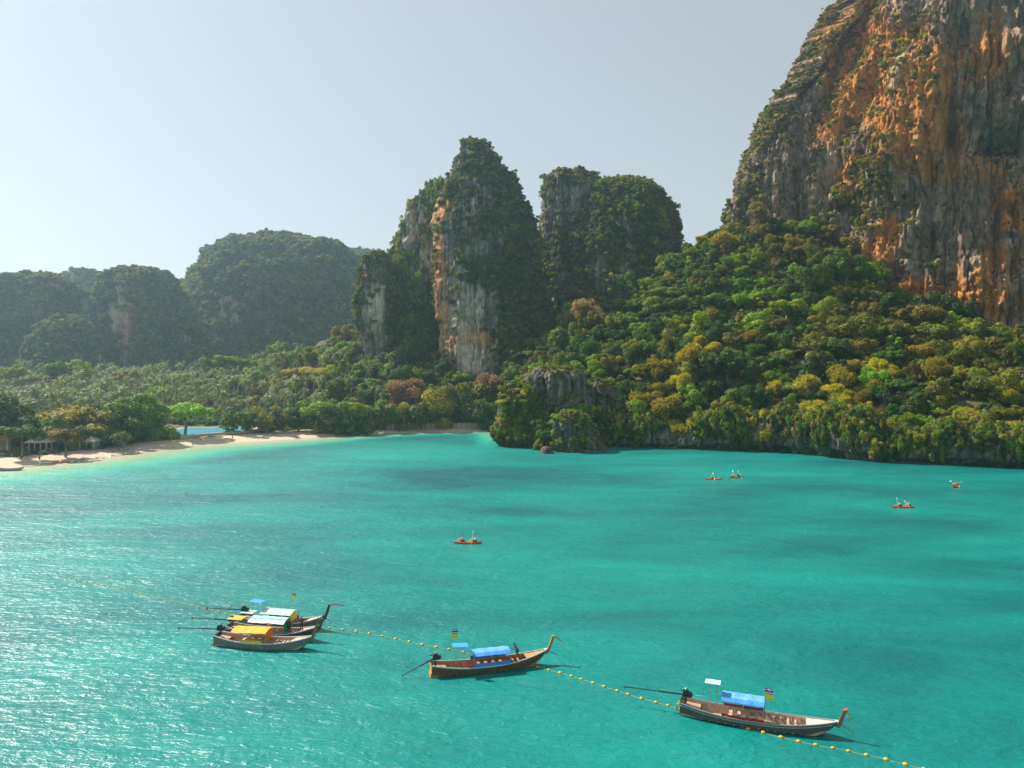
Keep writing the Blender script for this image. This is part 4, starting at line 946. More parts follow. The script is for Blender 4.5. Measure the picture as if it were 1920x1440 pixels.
def palm_place(px, py):
    cols_ = [(60, 'left of the pavilion'), (115, 'behind the pavilion'), (170, 'over the yellow green tree'), (235, 'over the tall dark trees'), (300, 'left of the pool'), (350, 'over the umbrella shaped tree'), (410, 'over the pool'), (470, 'over the pool end'), (530, 'right of the pool'), (590, 'over the flat topped trees'), (9999, 'under the grey buttress')]
    c_ = [t for q, t in cols_ if px < q][0]
    return '%s %s' % ('front row' if py > 752 else ('second row' if py > 728 else ('third row' if py > 708 else ('fourth row' if py > 690 else 'far edge'))), c_)
for i in order:
    x, y, v_, s_c = pp[i]
    if cnt >= 290 or share[i] < 1:
        left.append(i); continue
    cnt += 1
    root = empty('coconut_palm', (x, y, pz[i] - 0.1), rng.uniform(0, 6.28), 'coconut palm in the ' + palm_place(tpx[i], tpy[i]), 'palm', 'coconut palms of the grove'); root.scale = (s_c,) * 3
    ob('trunk', PT[v_], root, (0, 0, PH[v_])); c = ob('crown', PC[v_], root, (0, 0, PH[v_] - 0.1)); c.rotation_euler = (rng.normal() * .08, rng.normal() * .08, 0)
left = np.array(left)
scatter('palm_grove', np.stack([px_a[left], py_a[left], pz[left] + ph[left]], 1), rng.integers(0, 4, len(left)), np.array([pp[i][3] for i in left]), palm_col, 'the rest of the coconut palm grove', 'palms')
# --- broadleaf trees among the palms
mixed = [(110, 678, 60), (150, 682, 50), (235, 690, 46), (20, 690, 44), (330, 695, 50), (430, 660, 60), (405, 672, 50), (460, 668, 56), (500, 672, 54), (480, 690, 46), (530, 665, 44), (560, 668, 50), (450, 700, 44), (570, 700, 46), (520, 640, 40), (590, 660, 44), (60, 700, 36), (200, 712, 34), (300, 720, 34), (370, 705, 36), (655, 700, 50), (690, 715, 50), (625, 720, 44), (480, 730, 34), (700, 735, 44), (730, 725, 40)]
for (px, py, w) in mixed:
    Y = float(np.interp(py, [640, 670, 700, 735], [520, 500, 440, 385])) * rng.uniform(.97, 1.03)
    c = P(px, py, Y); r = w / 2 * Y / F_PX; g = float(height(np.array([c.x]), np.array([Y]))[0]); h = max(c.z - g, r * 1.4)
    kd = 'umbrella' if rng.random() < .5 else 'lump'; mt = ['leaf_bright', 'leaf_bright', 'leaf_mid', 'leaf_olive'][rng.integers(4)]
    root = empty('grove_tree', (c.x, Y, g), rng.uniform(0, 6.28), '%s tree rising among the palms %s' % ({'leaf_bright': 'bright green', 'leaf_mid': 'mid green', 'leaf_olive': 'olive green'}[mt], 'at the left' if px < 250 else ('below the far domed hill' if px < 480 else 'below the grey buttress')), 'tree', 'broadleaf trees in the palm grove')
    cr = ob('crown', CR[kd][rng.integers(len(CR[kd]))], root, (0, 0, h - r * .6), None, (r, r, r)); cr.material_slots[0].link = 'OBJECT'; cr.material_slots[0].material = M[mt]
    tb = MB(); tb.tube([(0, 0, -.3), (.2, .1, h * .4), (0, 0, h - r * .7)], [.4, .3, .25], 6); ob('trunk', tb.mesh('trunk', M['bark'], True), root)
# --- understorey of the grove
n = 9000; ux = rng.uniform(-600, -30, n); uy = rng.uniform(268, 680, n); ud = shore_d(ux, uy); uz = height(ux, uy); upx, upy, _ = proj(np.stack([ux, uy, uz], 1))
okm = (ud > 26) & (upx > -150) & (upx < 760) & ~((upx > 290) & (upx < 500) & (uy < 358))
ux, uy, uz = ux[okm], uy[okm], uz[okm]; keepm = np.array([not blocked(a, b, 0) for a, b in zip(ux, uy)]); ux, uy, uz = ux[keepm], uy[keepm], uz[keepm]
scatter('grove_undergrowth', np.stack([ux, uy, uz + .8], 1), pick_idx(len(ux), dict(leaf_dark=4, leaf_mid=2.5, leaf_bright=.8, leaf_olive=1)), rng.uniform(1.6, 3.4, len(ux)), shrub_col, 'green undergrowth beneath the palms', 'undergrowth')
n = 1500; ux = rng.uniform(-230, -5, n); uy = rng.uniform(230, 370, n); ud = shore_d(ux, uy); okm = (ud > np.where((ux < -100) & (uy < 290), 11.5, 17)) & (ud < 30); ux, uy = ux[okm], uy[okm]; upx, _, _ = proj(np.stack([ux, uy, ux * 0], 1)); q = ~((upx > 300) & (upx < 500)); ux, uy = ux[q], uy[q]
scatter('hedge_growth', np.stack([ux, uy, height(ux, uy) + .5], 1), pick_idx(len(ux), dict(leaf_dark=3, leaf_mid=3, leaf_bright=1)), rng.uniform(.8, 2.0, len(ux)), shrub_col, 'low bushes along the top of the beach', 'bushes')
# ------------------------------------------------------------------ materials of made things
def col(name, c, rough=0.55, metal=0.0, **k):
    if name not in M: M[name] = simple(name, c, rough, metal, **k)
    return M[name]
def wood(name, c, c2, rough=0.6):
    m, N, L, B, O = newmat(name); f = noise(N, L, (2.5, 30, 30), 4, 0.6, obj=True); f2 = noise(N, L, 3.0, 4, 0.6, obj=True)
    r = ramp(N, [(0.32, c), (0.68, c2)]); L.new(math_(N, L, 'ADD', math_(N, L, 'MULTIPLY', f, .5), math_(N, L, 'MULTIPLY', f2, .5)), r.inputs[0]); L.new(r.outputs[0], B.inputs['Base Color']); B.inputs['Roughness'].default_value = rough
    b = N.new('ShaderNodeBump'); b.inputs['Strength'].default_value = .4; b.inputs['Distance'].default_value = .02; L.new(f, b.inputs['Height']); L.new(b.outputs[0], B.inputs['Normal']); return m
M['hull_grey'] = wood('hull_grey', (0.085, 0.075, 0.065), (0.24, 0.22, 0.195)); M['hull_dark'] = wood('hull_dark', (0.035, 0.030, 0.030), (0.12, 0.105, 0.095))
M['hull_brown'] = wood('hull_brown', (0.060, 0.026, 0.012), (0.17, 0.075, 0.032)); M['hull_navy'] = wood('hull_navy', (0.02, 0.025, 0.04), (0.07, 0.08, 0.11))
M['deck_tan'] = wood('deck_tan', (0.36, 0.22, 0.15), (0.60, 0.42, 0.31)); M['deck_orange'] = wood('deck_orange', (0.30, 0.12, 0.045), (0.55, 0.26, 0.12)); M['deck_pale'] = wood('deck_pale', (0.42, 0.33, 0.27), (0.66, 0.56, 0.48))
M['prow_brown'] = wood('prow_brown', (0.16, 0.07, 0.03), (0.36, 0.17, 0.07)); M['prow_orange'] = wood('prow_orange', (0.30, 0.12, 0.03), (0.50, 0.22, 0.06)); M['prow_dark'] = wood('prow_dark', (0.05, 0.03, 0.02), (0.14, 0.08, 0.05))
col('rail_white', (0.55, 0.56, 0.58)); col('rail_grey', (0.25, 0.29, 0.31)); col('rail_mint', (0.35, 0.50, 0.50)); col('blue_cloth', (0.035, 0.22, 0.60), .7, var=.2, scale=1.5, bump=.5); col('sky_cloth', (0.10, 0.33, 0.66), .7, var=.2, scale=1.5, bump=.5)
col('pale_blue', (0.42, 0.62, 0.85), .6, var=.1); col('blue_awning', (0.05, 0.30, 0.68), .6, var=.15); col('orange_cloth', (0.85, 0.36, 0.02), .7, var=.15, scale=1.5, bump=.5); col('deep_orange', (0.75, 0.15, 0.01), .7, var=.2)
col('yellow_cloth', (0.70, 0.46, 0.02), .7, var=.2); col('mint_cloth', (0.36, 0.68, 0.50), .7, var=.15, scale=1.5, bump=.5); col('green_cloth', (0.01, 0.19, 0.07), .7, var=.3); col('red_cloth', (0.30, 0.02, 0.02), .7, var=.3); col('dark_cloth', (0.06, 0.025, 0.03), .7, var=.3)
col('stern_orange', (0.55, 0.20, 0.05), .6); col('engine_black', (0.03, 0.03, 0.032), .45, .3); col('steel', (0.35, 0.36, 0.37), .35, .8); col('shaft_dark', (0.035, 0.04, 0.045), .5, .2); col('pole_grey', (0.30, 0.29, 0.27))
col('flag_red', (0.55, 0.02, 0.03)); col('flag_white', (0.75, 0.75, 0.75)); col('flag_blue', (0.02, 0.03, 0.25)); col('flag_yellow', (0.80, 0.62, 0.02)); col('ribbon_pink', (0.80, 0.12, 0.25)); col('ribbon_green', (0.02, 0.50, 0.28)); col('ribbon_orange', (0.80, 0.13, 0.03)); col('ribbon_white', (.8, .8, .75))
col('rope_yellow', (0.62, 0.44, 0.10), .8); col('buoy_yellow', (0.72, 0.36, 0.015), .45, var=.18, scale=3); col('kayak_orange', (0.72, 0.11, 0.012), .4, var=.15); col('kayak_seat', (0.03, 0.03, 0.03)); col('paddle_white', (0.78, 0.80, 0.82), .4); col('vest_red', (0.62, 0.05, 0.02)); col('vest_orange', (0.80, 0.20, 0.03))
col('skin', (0.42, 0.22, 0.13), .6, var=.1); col('skin_pale', (0.58, 0.36, 0.26), .6, var=.1); col('skin_dark', (0.16, 0.075, 0.04), .6, var=.1); col('hair', (0.02, 0.015, 0.012)); col('hair_fair', (0.30, 0.20, 0.10)); col('shirt_blue', (0.05, 0.13, 0.42)); col('shirt_navy', (0.015, 0.03, 0.08)); col('shorts_black', (0.015, 0.015, 0.018)); col('shirt_white', (0.75, 0.74, 0.72)); col('swim_red', (0.5, 0.03, 0.03))
col('roof_orange', (0.50, 0.20, 0.10), .8, bump=.4); col('roof_pale', (0.55, 0.45, 0.38), .8, bump=.4); col('wall_beige', (0.36, 0.29, 0.20), .9, var=.3, bump=.4); col('post_white', (0.6, 0.58, 0.54)); col('floor_grey', (0.25, 0.23, 0.2)); col('umbrella_white', (0.75, 0.72, 0.66)); col('canvas_blue', (0.06, 0.22, 0.35)); col('coping', (0.50, 0.42, 0.32), .8); col('lawn', (0.20, 0.19, 0.04), .9, var=.4); col('foam', (0.7, 0.78, 0.76), .6)

# ------------------------------------------------------------------ people
def skin_mesh(name, J, E, mats, sub=1, root=0):
    me = bpy.data.meshes.new(name + '_src'); me.from_pydata([j[0] for j in J], E, []); o = bpy.data.objects.new(name + '_src', me); COL.objects.link(o)
    md = o.modifiers.new('s', 'SKIN'); md.use_smooth_shade = True; sv = me.skin_vertices[0].data
    for i, j in enumerate(J):
        r = j[1] if hasattr(j[1], '__len__') else (j[1], j[1]); sv[i].radius = r; sv[i].use_root = (i == root)
    s2_ = o.modifiers.new('u', 'SUBSURF'); s2_.levels = sub; s2_.render_levels = sub
    dg = bpy.context.evaluated_depsgraph_get(); out = bpy.data.meshes.new_from_object(o.evaluated_get(dg)); out.name = name
    bpy.data.objects.remove(o); out.materials.clear(); out.materials.append(mats); return out
POSES = dict(
 stand=dict(pel=(0, 0, .93), ch=(0, 0, 1.33), nk=(0, 0, 1.50), hd=(0.02, 0, 1.64), knL=(.02, .11, .50), ftL=(0, .12, .06), knR=(.02, -.11, .50), ftR=(0, -.12, .06), elL=(-.02, .26, 1.13), haL=(.08, .28, .88), elR=(-.02, -.26, 1.13), haR=(.08, -.28, .88)),
 lean=dict(pel=(0, 0, .90), ch=(.14, 0, 1.27), nk=(.22, 0, 1.42), hd=(.30, 0, 1.53), knL=(.12, .14, .50), ftL=(.22, .16, .06), knR=(-.10, -.13, .48), ftR=(-.28, -.14, .06), elL=(.22, .24, 1.08), haL=(.44, .16, 1.05), elR=(.22, -.24, 1.05), haR=(.44, -.12, .98)),
 walk=dict(pel=(0, 0, .92), ch=(.03, 0, 1.32), nk=(.05, 0, 1.49), hd=(.08, 0, 1.63), knL=(.20, .10, .52), ftL=(.30, .11, .06), knR=(-.02, -.10, .48), ftR=(-.32, -.11, .10), elL=(-.12, .25, 1.14), haL=(-.10, .26, .89), elR=(.12, -.25, 1.14), haR=(.30, -.24, .96)),
 sit=dict(pel=(0, 0, .16), ch=(-.04, 0, .56), nk=(-.03, 0, .73), hd=(.0, 0, .87), knL=(.46, .12, .34), ftL=(.86, .13, .10), knR=(.46, -.12, .34), ftR=(.86, -.13, .10), elL=(.10, .28, .42), haL=(.38, .26, .52), elR=(.10, -.28, .42), haR=(.38, -.26, .56)),
 lie=dict(pel=(0, 0, .14), ch=(-.40, 0, .16), nk=(-.57, 0, .18), hd=(-.72, 0, .20), knL=(.42, .10, .22), ftL=(.84, .12, .08), knR=(.42, -.10, .12), ftR=(.86, -.12, .08), elL=(-.20, .32, .08), haL=(.06, .34, .08), elR=(-.30, -.34, .08), haR=(-.52, -.30, .08)))
_pm = {}
def person_mesh(pose):
    if pose in _pm: return _pm[pose]
    p = {k: Vector(v) for k, v in POSES[pose].items()}; wst = p['pel'].lerp(p['ch'], .45)
    shL = p['ch'].lerp(p['nk'], .35) + Vector((0, .17, 0)); shR = p['ch'].lerp(p['nk'], .35) + Vector((0, -.17, 0)); hpL = p['pel'] + Vector((0, .09, -.03)); hpR = p['pel'] + Vector((0, -.09, -.03))
    hv = (p['hd'] - p['nk']).normalized(); fw = Vector((1, 0, 0)) if abs(hv.x) < .8 else Vector((0, 0, 1))
    J = [(p['pel'], (.15, .11)), (wst, (.13, .10)), (p['ch'], (.16, .115)), (p['nk'] - hv * .02, .055), (p['hd'] - hv * .05, .075), (p['hd'] + hv * .03, .10), (p['hd'] + hv * .10, .075)]
    E = [(0, 1), (1, 2), (2, 3), (3, 4), (4, 5), (5, 6)]
    def chain(start, pts):
        a = start
        for q, r in pts: J.append((q, r)); E.append((a, len(J) - 1)); a = len(J) - 1
        return a
    J.append((p['hd'] + fw * .115, .02)); E.append((5, len(J) - 1))
    for sd_, shd, hp in (('L', shL, hpL), ('R', shR, hpR)):
        a = chain(2, [(shd, .06), (shd.lerp(p['el' + sd_], .5), .05), (p['el' + sd_], .04), (p['el' + sd_].lerp(p['ha' + sd_], .8), .028), (p['ha' + sd_], (.04, .025))])
        d = (p['ha' + sd_] - p['el' + sd_]).normalized(); s_ = d.cross(fw).normalized() if d.cross(fw).length > .1 else Vector((0, 1, 0))
        for k in range(5):
            o_ = s_ * (k - 1.5) * .022 if k < 4 else s_ * -.05; ln_ = (.075, .085, .08, .065, .045)[k]
            chain(a, [(p['ha' + sd_] + o_ + d * .04, .010), (p['ha' + sd_] + o_ * 1.1 + d * (.04 + ln_), .007)])
        chain(0, [(hp, .095), (hp.lerp(p['kn' + sd_], .5), .078), (p['kn' + sd_], .058), (p['kn' + sd_].lerp(p['ft' + sd_], .4), .055), (p['ft' + sd_], .038), (p['ft' + sd_] + fw * .16 - Vector((0, 0, .03)), (.04, .025))])
    body = lambda m_: skin_mesh('person', J, E, m_, 1)
    T = [(p['pel'] + hv * .05, (.165, .125)), (wst, (.15, .12)), (p['ch'], (.18, .135)), (p['nk'] - hv * .06, (.09, .075))]; TE = [(0, 1), (1, 2), (2, 3)]
    for shd, s_ in ((shL, 'L'), (shR, 'R')): T.append((shd, .078)); TE.append((2, len(T) - 1)); T.append((shd.lerp(p['el' + s_], .55), .064)); TE.append((len(T) - 2, len(T) - 1))
    S = [(p['pel'] + hv * .04, (.17, .13))]; SE = []
    for hp, s_ in ((hpL, 'L'), (hpR, 'R')): S.append((hp, .108)); SE.append((0, len(S) - 1)); S.append((hp.lerp(p['kn' + s_], .6), .092)); SE.append((len(S) - 2, len(S) - 1))
    H = [(p['hd'] - fw * .03 + hv * .0, .098), (p['hd'] - fw * .01 + hv * .06, .108), (p['hd'] + hv * .125, .07)]; HE = [(0, 1), (1, 2)]
    _pm[pose] = dict(body=body, shirt=lambda m_: skin_mesh('shirt', T, TE, m_), shorts=lambda m_: skin_mesh('shorts', S, SE, m_), hair=lambda m_: skin_mesh('hair', H, HE, m_)); _pm[pose]['c'] = {}
    return _pm[pose]
def piece(pose, k, mat):
    d = person_mesh(pose)
    if (k, mat) not in d['c']: d['c'][(k, mat)] = d[k](M[mat])
    return d['c'][(k, mat)]
def person(pose, loc, rz, label, skin='skin', shirt=None, shorts='shorts_black', hair='hair', group=None, scale=1.0, tilt=None):
    o = ob('person', piece(pose, 'body', skin), None, loc, (0, 0, rz), (scale,) * 3); tag(o, label, 'person', group)
    if shirt: ob('shirt', piece(pose, 'shirt', shirt), o)
    if shorts: ob('shorts', piece(pose, 'shorts', shorts), o)
    if hair: ob('hair', piece(pose, 'hair', hair), o)
    return o

# ------------------------------------------------------------------ longtail boats
def hull_fn(L, B, bow=1.15):
    def bt(t):
        a = 0.60 + 0.40 * math.sin(math.pi * min(t / 0.80, 0.5) )
        return B * a * (1 - max(0, (t - .50) / .50) ** 2.1) + 0.045
    def sh_(t): return 0.66 + 0.42 * max(0, (1 - t / .38)) ** 2 + bow * max(0, (t - .45) / .55) ** 2.3
    def kl(t): return -0.38 + (sh_(t) + .34) * max(0, (t - .78) / .22) ** 1.5 + .12 * max(0, 1 - t / .15)
    return bt, sh_, kl
def flag_obj(root, x, y, z0, h, wave_seed=0, big=1.0, yellow=True, mono=None):
    pb = MB(); pb.tube([(x, y, z0), (x, y, z0 + h)], .018, 5); pole = pb.build('flag_pole', M['pole_grey'], root)
    def fl(name, z, stripes, w=.62 * big, hh=.42 * big):
        b = MB(); ms = []
        for mt in stripes:
            if mt[0] not in ms: ms.append(mt[0])
        zt = z
        for mt, fr in stripes:
            rows = []
            for r_ in range(2):
                zz_r = zt - fr * hh * r_; rows.append([(x + w * k / 6, y + .06 * math.sin(k * 1.1 + wave_seed) * k / 4, zz_r - .03 * k / 6) for k in range(7)])
            b.grid(rows, ms.index(mt), thick=0)
            b.grid([[(p[0], p[1] + .012, p[2]) for p in r_] for r_ in reversed(rows)], ms.index(mt)); zt -= fr * hh
        b.build(name, [M[q] for q in ms], pole)
    if mono: fl('flag', z0 + h - .02, [(mono, 1)]); return
    fl('flag', z0 + h - .02, [('flag_red', 1 / 6), ('flag_white', 1 / 6), ('flag_blue', 1 / 3), ('flag_white', 1 / 6), ('flag_red', 1 / 6)])
    if yellow: fl('flag', z0 + h - .02 - .45 * big, [('flag_yellow', 1)])
def boat(stern_px, bow_px, label, P_):
    s = W(*stern_px); b = W(*bow_px); d = b - s; Lw = d.length; L = Lw * 1.13; ang = math.atan2(d.y, d.x); mid = s + d.normalized() * (L / 2)
    root = empty('longtail_boat', (mid.x, mid.y, 0), ang, label, 'boat', 'wooden longtail boats'); root.rotation_euler = (P_.get('roll', 0), P_.get('trim', 0), ang)
    B = P_.get('beam', 1.0); bt, sh_, kl = hull_fn(L, B, P_.get('bow', 1.15)); X = lambda t: (t - .5) * L
    ts = np.concatenate([np.linspace(0, .75, 19), np.linspace(.75, 1, 13)[1:]])
    # hull shell: outer planking in strakes that step in and out a little, then the inside
    hb = MB(); rows = []
    fr = [(1.0, 0), (1.0, .14), (.985, .145), (.98, .33), (.955, .335), (.93, .55), (.86, .56), (.74, .76), (.45, .93), (0, 1)]
    for t in ts:
        s_, k, w = sh_(t), kl(t), bt(t); h = s_ - k; sec = [(X(t), w * a, s_ - h * q) for a, q in fr]; rows.append([(x, -y, z) for x, y, z in sec] + [(x, y, z) for x, y, z in reversed(sec[:-1])])
    hb.grid(rows, 0); nR = len(rows[0])
    hb.add(rows[0], [tuple(range(nR))], 1)
    rin = []
    for t in ts[:-2]:
        s_, k, w = sh_(t), kl(t), max(bt(t) - .05, .02); fl_ = max(k + .14, .05); sec = [(X(t), w, s_), (X(t), w * .97, s_ * .6 + fl_ * .4), (X(t), w * .86, fl_)]; rin.append([(x, -y, z) for x, y, z in sec] + [(x, y, z) for x, y, z in reversed(sec)])
    rin[0] = [(x + .06, y, z) for x, y, z in rin[0]]
    hb.grid([list(reversed(r)) for r in rin], 2)
    hb.add([rin[0][i] for i in range(6)], [(0, 1, 2, 3, 4, 5)], 2)
    for i, (pa_, pb_) in enumerate(zip(ts[:-3], ts[1:-2])): # gunwale cap
        for sg in (1, -1):
            o0 = (X(pa_), sg * bt(pa_), sh_(pa_)); o1 = (X(pb_), sg * bt(pb_), sh_(pb_)); i0 = (X(pa_), sg * (bt(pa_) - .05), sh_(pa_)); i1 = (X(pb_), sg * (bt(pb_) - .05), sh_(pb_))
            hb.add([o0, o1, i1, i0], [(0, 1, 2, 3)], 2)
    hb.build('hull', [M[P_['hull']], M[P_.get('transom', P_['hull'])], M[P_['deck']]], root)
    for sg in (1, -1):
        rb = MB(); q = []
        for t in ts[:-1]:
            q.append((X(t), sg * (bt(t) + .02), sh_(t) + .015))
        for a_, b_ in zip(q[:-1], q[1:]):
            a_, b_ = Vector(a_), Vector(b_); o_ = Vector((0, sg * .035, 0)); hgt = Vector((0, 0, .05))
            rb.add([a_ - o_ - hgt, b_ - o_ - hgt, b_ + o_ - hgt, a_ + o_ - hgt, a_ - o_ + hgt, b_ - o_ + hgt, b_ + o_ + hgt, a_ + o_ + hgt], [(0, 1, 2, 3), (7, 6, 5, 4), (0, 4, 5, 1), (3, 2, 6, 7), (0, 3, 7, 4), (1, 5, 6, 2)])
        rb.build('gunwale', M[P_['rail']], root)
        if P_.get('stripe'):
            sb_ = MB(); sb_.tube([(X(t), sg * (bt(t) * .99 + .015), sh_(t) - .17) for t in ts[:-2]], .022, 4); sb_.build('rub_strake', M[P_['stripe']], root)
    # decks
    dk_ = MB(); t0 = P_.get('deck_t', .80); tt = np.linspace(t0, .985, 9)
    dk_.grid([[(X(t), -(bt(t) - .04), sh_(t) - .03), (X(t), 0, sh_(t) + .02), (X(t), bt(t) - .04, sh_(t) - .03)] for t in tt], 0, thick=.05); dk_.build('bow_deck', M[P_.get('bowdeck', P_['deck'])], root)
    dk2 = MB(); dk2.grid([[(X(t), -(bt(t) - .06), sh_(t) - .24), (X(t), (bt(t) - .06), sh_(t) - .24)] for t in np.linspace(.01, .13, 4)], 0, thick=.05); dk2.build('stern_deck', M[P_['deck']], root)
    fl2 = MB(); tt = np.linspace(.13, t0, 15)
    for k in range(7):   # floor boards
        y0, y1 = -.84 + k * .24, -.84 + k * .24 + .215
        fl2.grid([[(X(t), y0 * (bt(t) - .1), kl(t) + .24 + .004 * (k % 2)), (X(t), y1 * (bt(t) - .1), kl(t) + .24 + .004 * (k % 2))] for t in tt], 0, thick=.03)
    f_ = fl2.build('floor_boards', M[P_['deck']], root)
    for t in P_.get('thwarts', (.62, .66, .70, .74)):
        tb_ = MB(); tb_.box((X(t), 0, sh_(t) - .26), (.16, 2 * (bt(t) - .06), .04)); tb_.build('thwart', M[P_['deck']], root)
    for t in np.linspace(.15, .77, 13):
        rb = MB()
        for sg in (1, -1): rb.box((X(t), sg * (bt(t) - .085), (sh_(t) + .02) / 2 + .03), (.06, .05, sh_(t) - .1))
        rb.build('hull_rib', M[P_['deck']], root)
    # prow
    xs, zs = X(1) - .12, sh_(1) - .1; ph = P_.get('prow', 1.25); lean = P_.get('lean', .55)
    pr = MB(); npz = 7; rows = []
    for k in range(npz):
        u = k / (npz - 1); x = xs + lean * (u ** .85) - .05; z = zs - .35 + (ph + .35) * u; a = .15 - .035 * u; w = .075 - .015 * u + .02 * (u > .85)
        rows.append([(x - a, -w, z), (x + a, -w, z - .04), (x + a, w, z - .04), (x - a, w, z), (x - a, -w, z)])
    pr.grid(rows); pr.add(rows[-1][:4], [(0, 1, 2, 3)]); pr.add(rows[0][:4], [(3, 2, 1, 0)]); prow = pr.build('prow_post', M[P_['prowmat']], root)
    pt = Vector((xs + lean, 0, zs + ph))
    for i, (mt, c0, ln_, dz, ww) in enumerate(P_.get('ribbons', ())):
        rb = MB(); st = Vector((xs + lean * c0, 0, zs + ph * c0))
        rb.tube([st + Vector((.12 * math.cos(a), .10 * math.sin(a), 0)) for a in np.linspace(0, 6.3, 10)], .035, 5)
        rows = [[(st.x + .08 + ln_ * math.cos(.2) * q, st.y - .06 + .10 * math.sin(q * 5 + i), st.z + dz * q + s2_) for s2_ in (-ww, ww)] for q in np.linspace(0, 1, 8)]
        rb.grid(rows); rb.grid([[(p[0], p[1] + .01, p[2]) for p in reversed(r)] for r in rows]); rb.build('ribbon', M[mt], prow)
    if P_.get('pennant'):
        nb = MB(); nb.box((xs - .1, 0, zs + .05), (.22, .22, .16)); nb.build('bow_band', M[P_['pennant']], prow)
    sp_ = MB(); sp_.tube([(X(.985), -.05, sh_(.985)), (X(.985) + 1.1, -.35, sh_(.985) - .55)], .035, 5); sp_.build('bow_spar', M['prow_dark'], root)
    # canopy
    c = P_.get('canopy')
    if c:
        xa, xb, zc, hw = X(c['a']), X(c['b']), c['z'], c.get('w', 1.0); rise = c.get('rise', .22)
        cb = MB(); n_ = 9; strips = c['strips']
        ms = [];
        for q in strips:
            if q not in ms: ms.append(q)
        for j in range(n_ - 1):
            mi = ms.index(strips[min(len(strips) - 1, int(j * len(strips) / (n_ - 1)))])
            rows = []
            for x in np.linspace(xa, xb, 17):
                rr_ = []
                for jj in (j, j + 1):
                    a = -1 + 2 * jj / (n_ - 1); rr_.append((x, a * hw, zc + rise * (1 - a * a) + c.get('slope', 0) * (x - xa) - .05 * abs(math.sin((x - xa) * 3.0)) * (1 - a * a * .4) + .008 * math.sin(x * 11 + a * 7)))
                rows.append(rr_)
            cb.grid(rows, mi, thick=.03)
        can = cb.build('canopy', [M[q] for q in ms], root)
        for x in np.linspace(xa + .06, xb - .06, c.get('np', 4)):
            for sg in (1, -1):
                t = x / L + .5; po = MB(); po.tube([(x, sg * min(hw - .04, bt(t) - .02), sh_(t)), (x, sg * (hw - .06), zc - .02 + c.get('slope', 0) * (x - xa))], .025, 5); po.build('canopy_post', M['pole_grey'], root)
        for x in np.linspace(xa + .06, xb - .06, 5):
            ho = MB(); ho.tube([(x, a * (hw - .03), zc - .05 + rise * (1 - a * a) + c.get('slope', 0) * (x - xa)) for a in np.linspace(-1, 1, 7)], .018, 4); ho.build('canopy_hoop', M['pole_grey'], root)
        if c.get('side'):
            t0_, t1_ = c.get('sa', c['a']), c.get('sb', c['b'])
            for sg in (-1, 1):
                sb_ = MB(); rows = []
                for x in np.linspace(X(t0_) + .03, X(t1_) - .03, 12):
                    t = x / L + .5; yb = sg * (bt(t) + .03 + .02 * math.sin(x * 9)); rows.append([(x, yb, sh_(t) - .06 + c.get('sz0', 0)), (x, sg * (hw - .02) * .5 + yb * .5 + .02 * math.sin(x * 7), sh_(t) + c.get('sh', .34))])
                sb_.grid(rows); sb_.grid([[ (p[0], p[1] - sg * .015, p[2]) for p in reversed(r)] for r in rows]); sb_.build('side_curtain', M[c['side']], root)
        if c.get('end'):
            eb = MB(); x = xb + .02; rows = []
            for q in np.linspace(0, 1, 6):
                rows.append([(x + .10 * q + .03 * math.sin(a * 8), a * (hw - .02), (zc + rise * (1 - a * a)) * (1 - q * c.get('el', .85)) + (.45) * q * c.get('el', .85)) for a in np.linspace(-1, .35, 8)])
            eb.grid(rows); eb.grid([[(p[0] - .015, p[1], p[2]) for p in reversed(r)] for r in rows]); eb.build('end_curtain', M[c['end']], root)
        for k in range(4):
            x = xa + (xb - xa) * (.2 + .2 * k); be = MB(); be.box((x, 0, .52), (.28, 1.5, .05)); be.build('bench', M[P_['deck']], root)
    for (t, z, ln_, wd, mt, tilt) in P_.get('awnings', ()):
        ab = MB(); ab.grid([[(X(t) - ln_ / 2 + ln_ * q, a * wd / 2, z + tilt * q + .05 * (1 - a * a)) for a in np.linspace(-1, 1, 5)] for q in np.linspace(0, 1, 4)], 0, thick=.03); aw = ab.build('awning', M[mt], root)
        for dx_, sg in ((-.3, 1), (-.3, -1), (.3, 1), (.3, -1)):
            po = MB(); po.tube([(X(t) + dx_, sg * min(wd / 2 - .05, bt(t) - .05), sh_(t) - .2), (X(t) + dx_, sg * (wd / 2 - .06), z + .02)], .022, 5); po.build('awning_post', M['pole_grey'], aw)
    # engine with its long tail
    ex = X(.035); ez = sh_(.03) + .25; e_ang = P_.get('tail_ang', 0.0)
    fr_ = MB(); fr_.box((ex, 0, ez - .22), (.12, .5, .34)); fr_.tube([(ex, 0, ez - .3), (ex, 0, ez + .2)], .06, 8)
    eng = MB(); eng.box((ex + .10, 0, ez + .36), (.72, .42, .36), taper=.9); eng.box((ex + .02, 0, ez + .60), (.44, .34, .18), taper=.8); eng.lathe((ex + .46, 0, ez + .36), [(.20, -.06), (.22, 0), (.20, .06)], 12, rot=Matrix.Rotation(math.pi / 2, 3, 'Y')); eng.tube([(ex + .1, .24, ez + .42), (ex - .1, .32, ez + .5), (ex - .45, .32, ez + .46)], .05, 7)
    e_ = eng.build('engine', M['engine_black'], root); fr_.build('engine_mount', M['shaft_dark'], e_)
    ft = MB(); ft.lathe((ex + .05, 0, ez + .70), [(.12, 0), (.13, .03), (.13, .13), (.09, .17)], 12); ft.build('air_filter', M['steel'], e_)
    tl = P_.get('tail', 5.2); dirv = Vector((-math.cos(e_ang), P_.get('tail_y', 0), math.sin(e_ang))).normalized(); st = Vector((ex - .1, 0, ez + .28)); en = st + dirv * tl
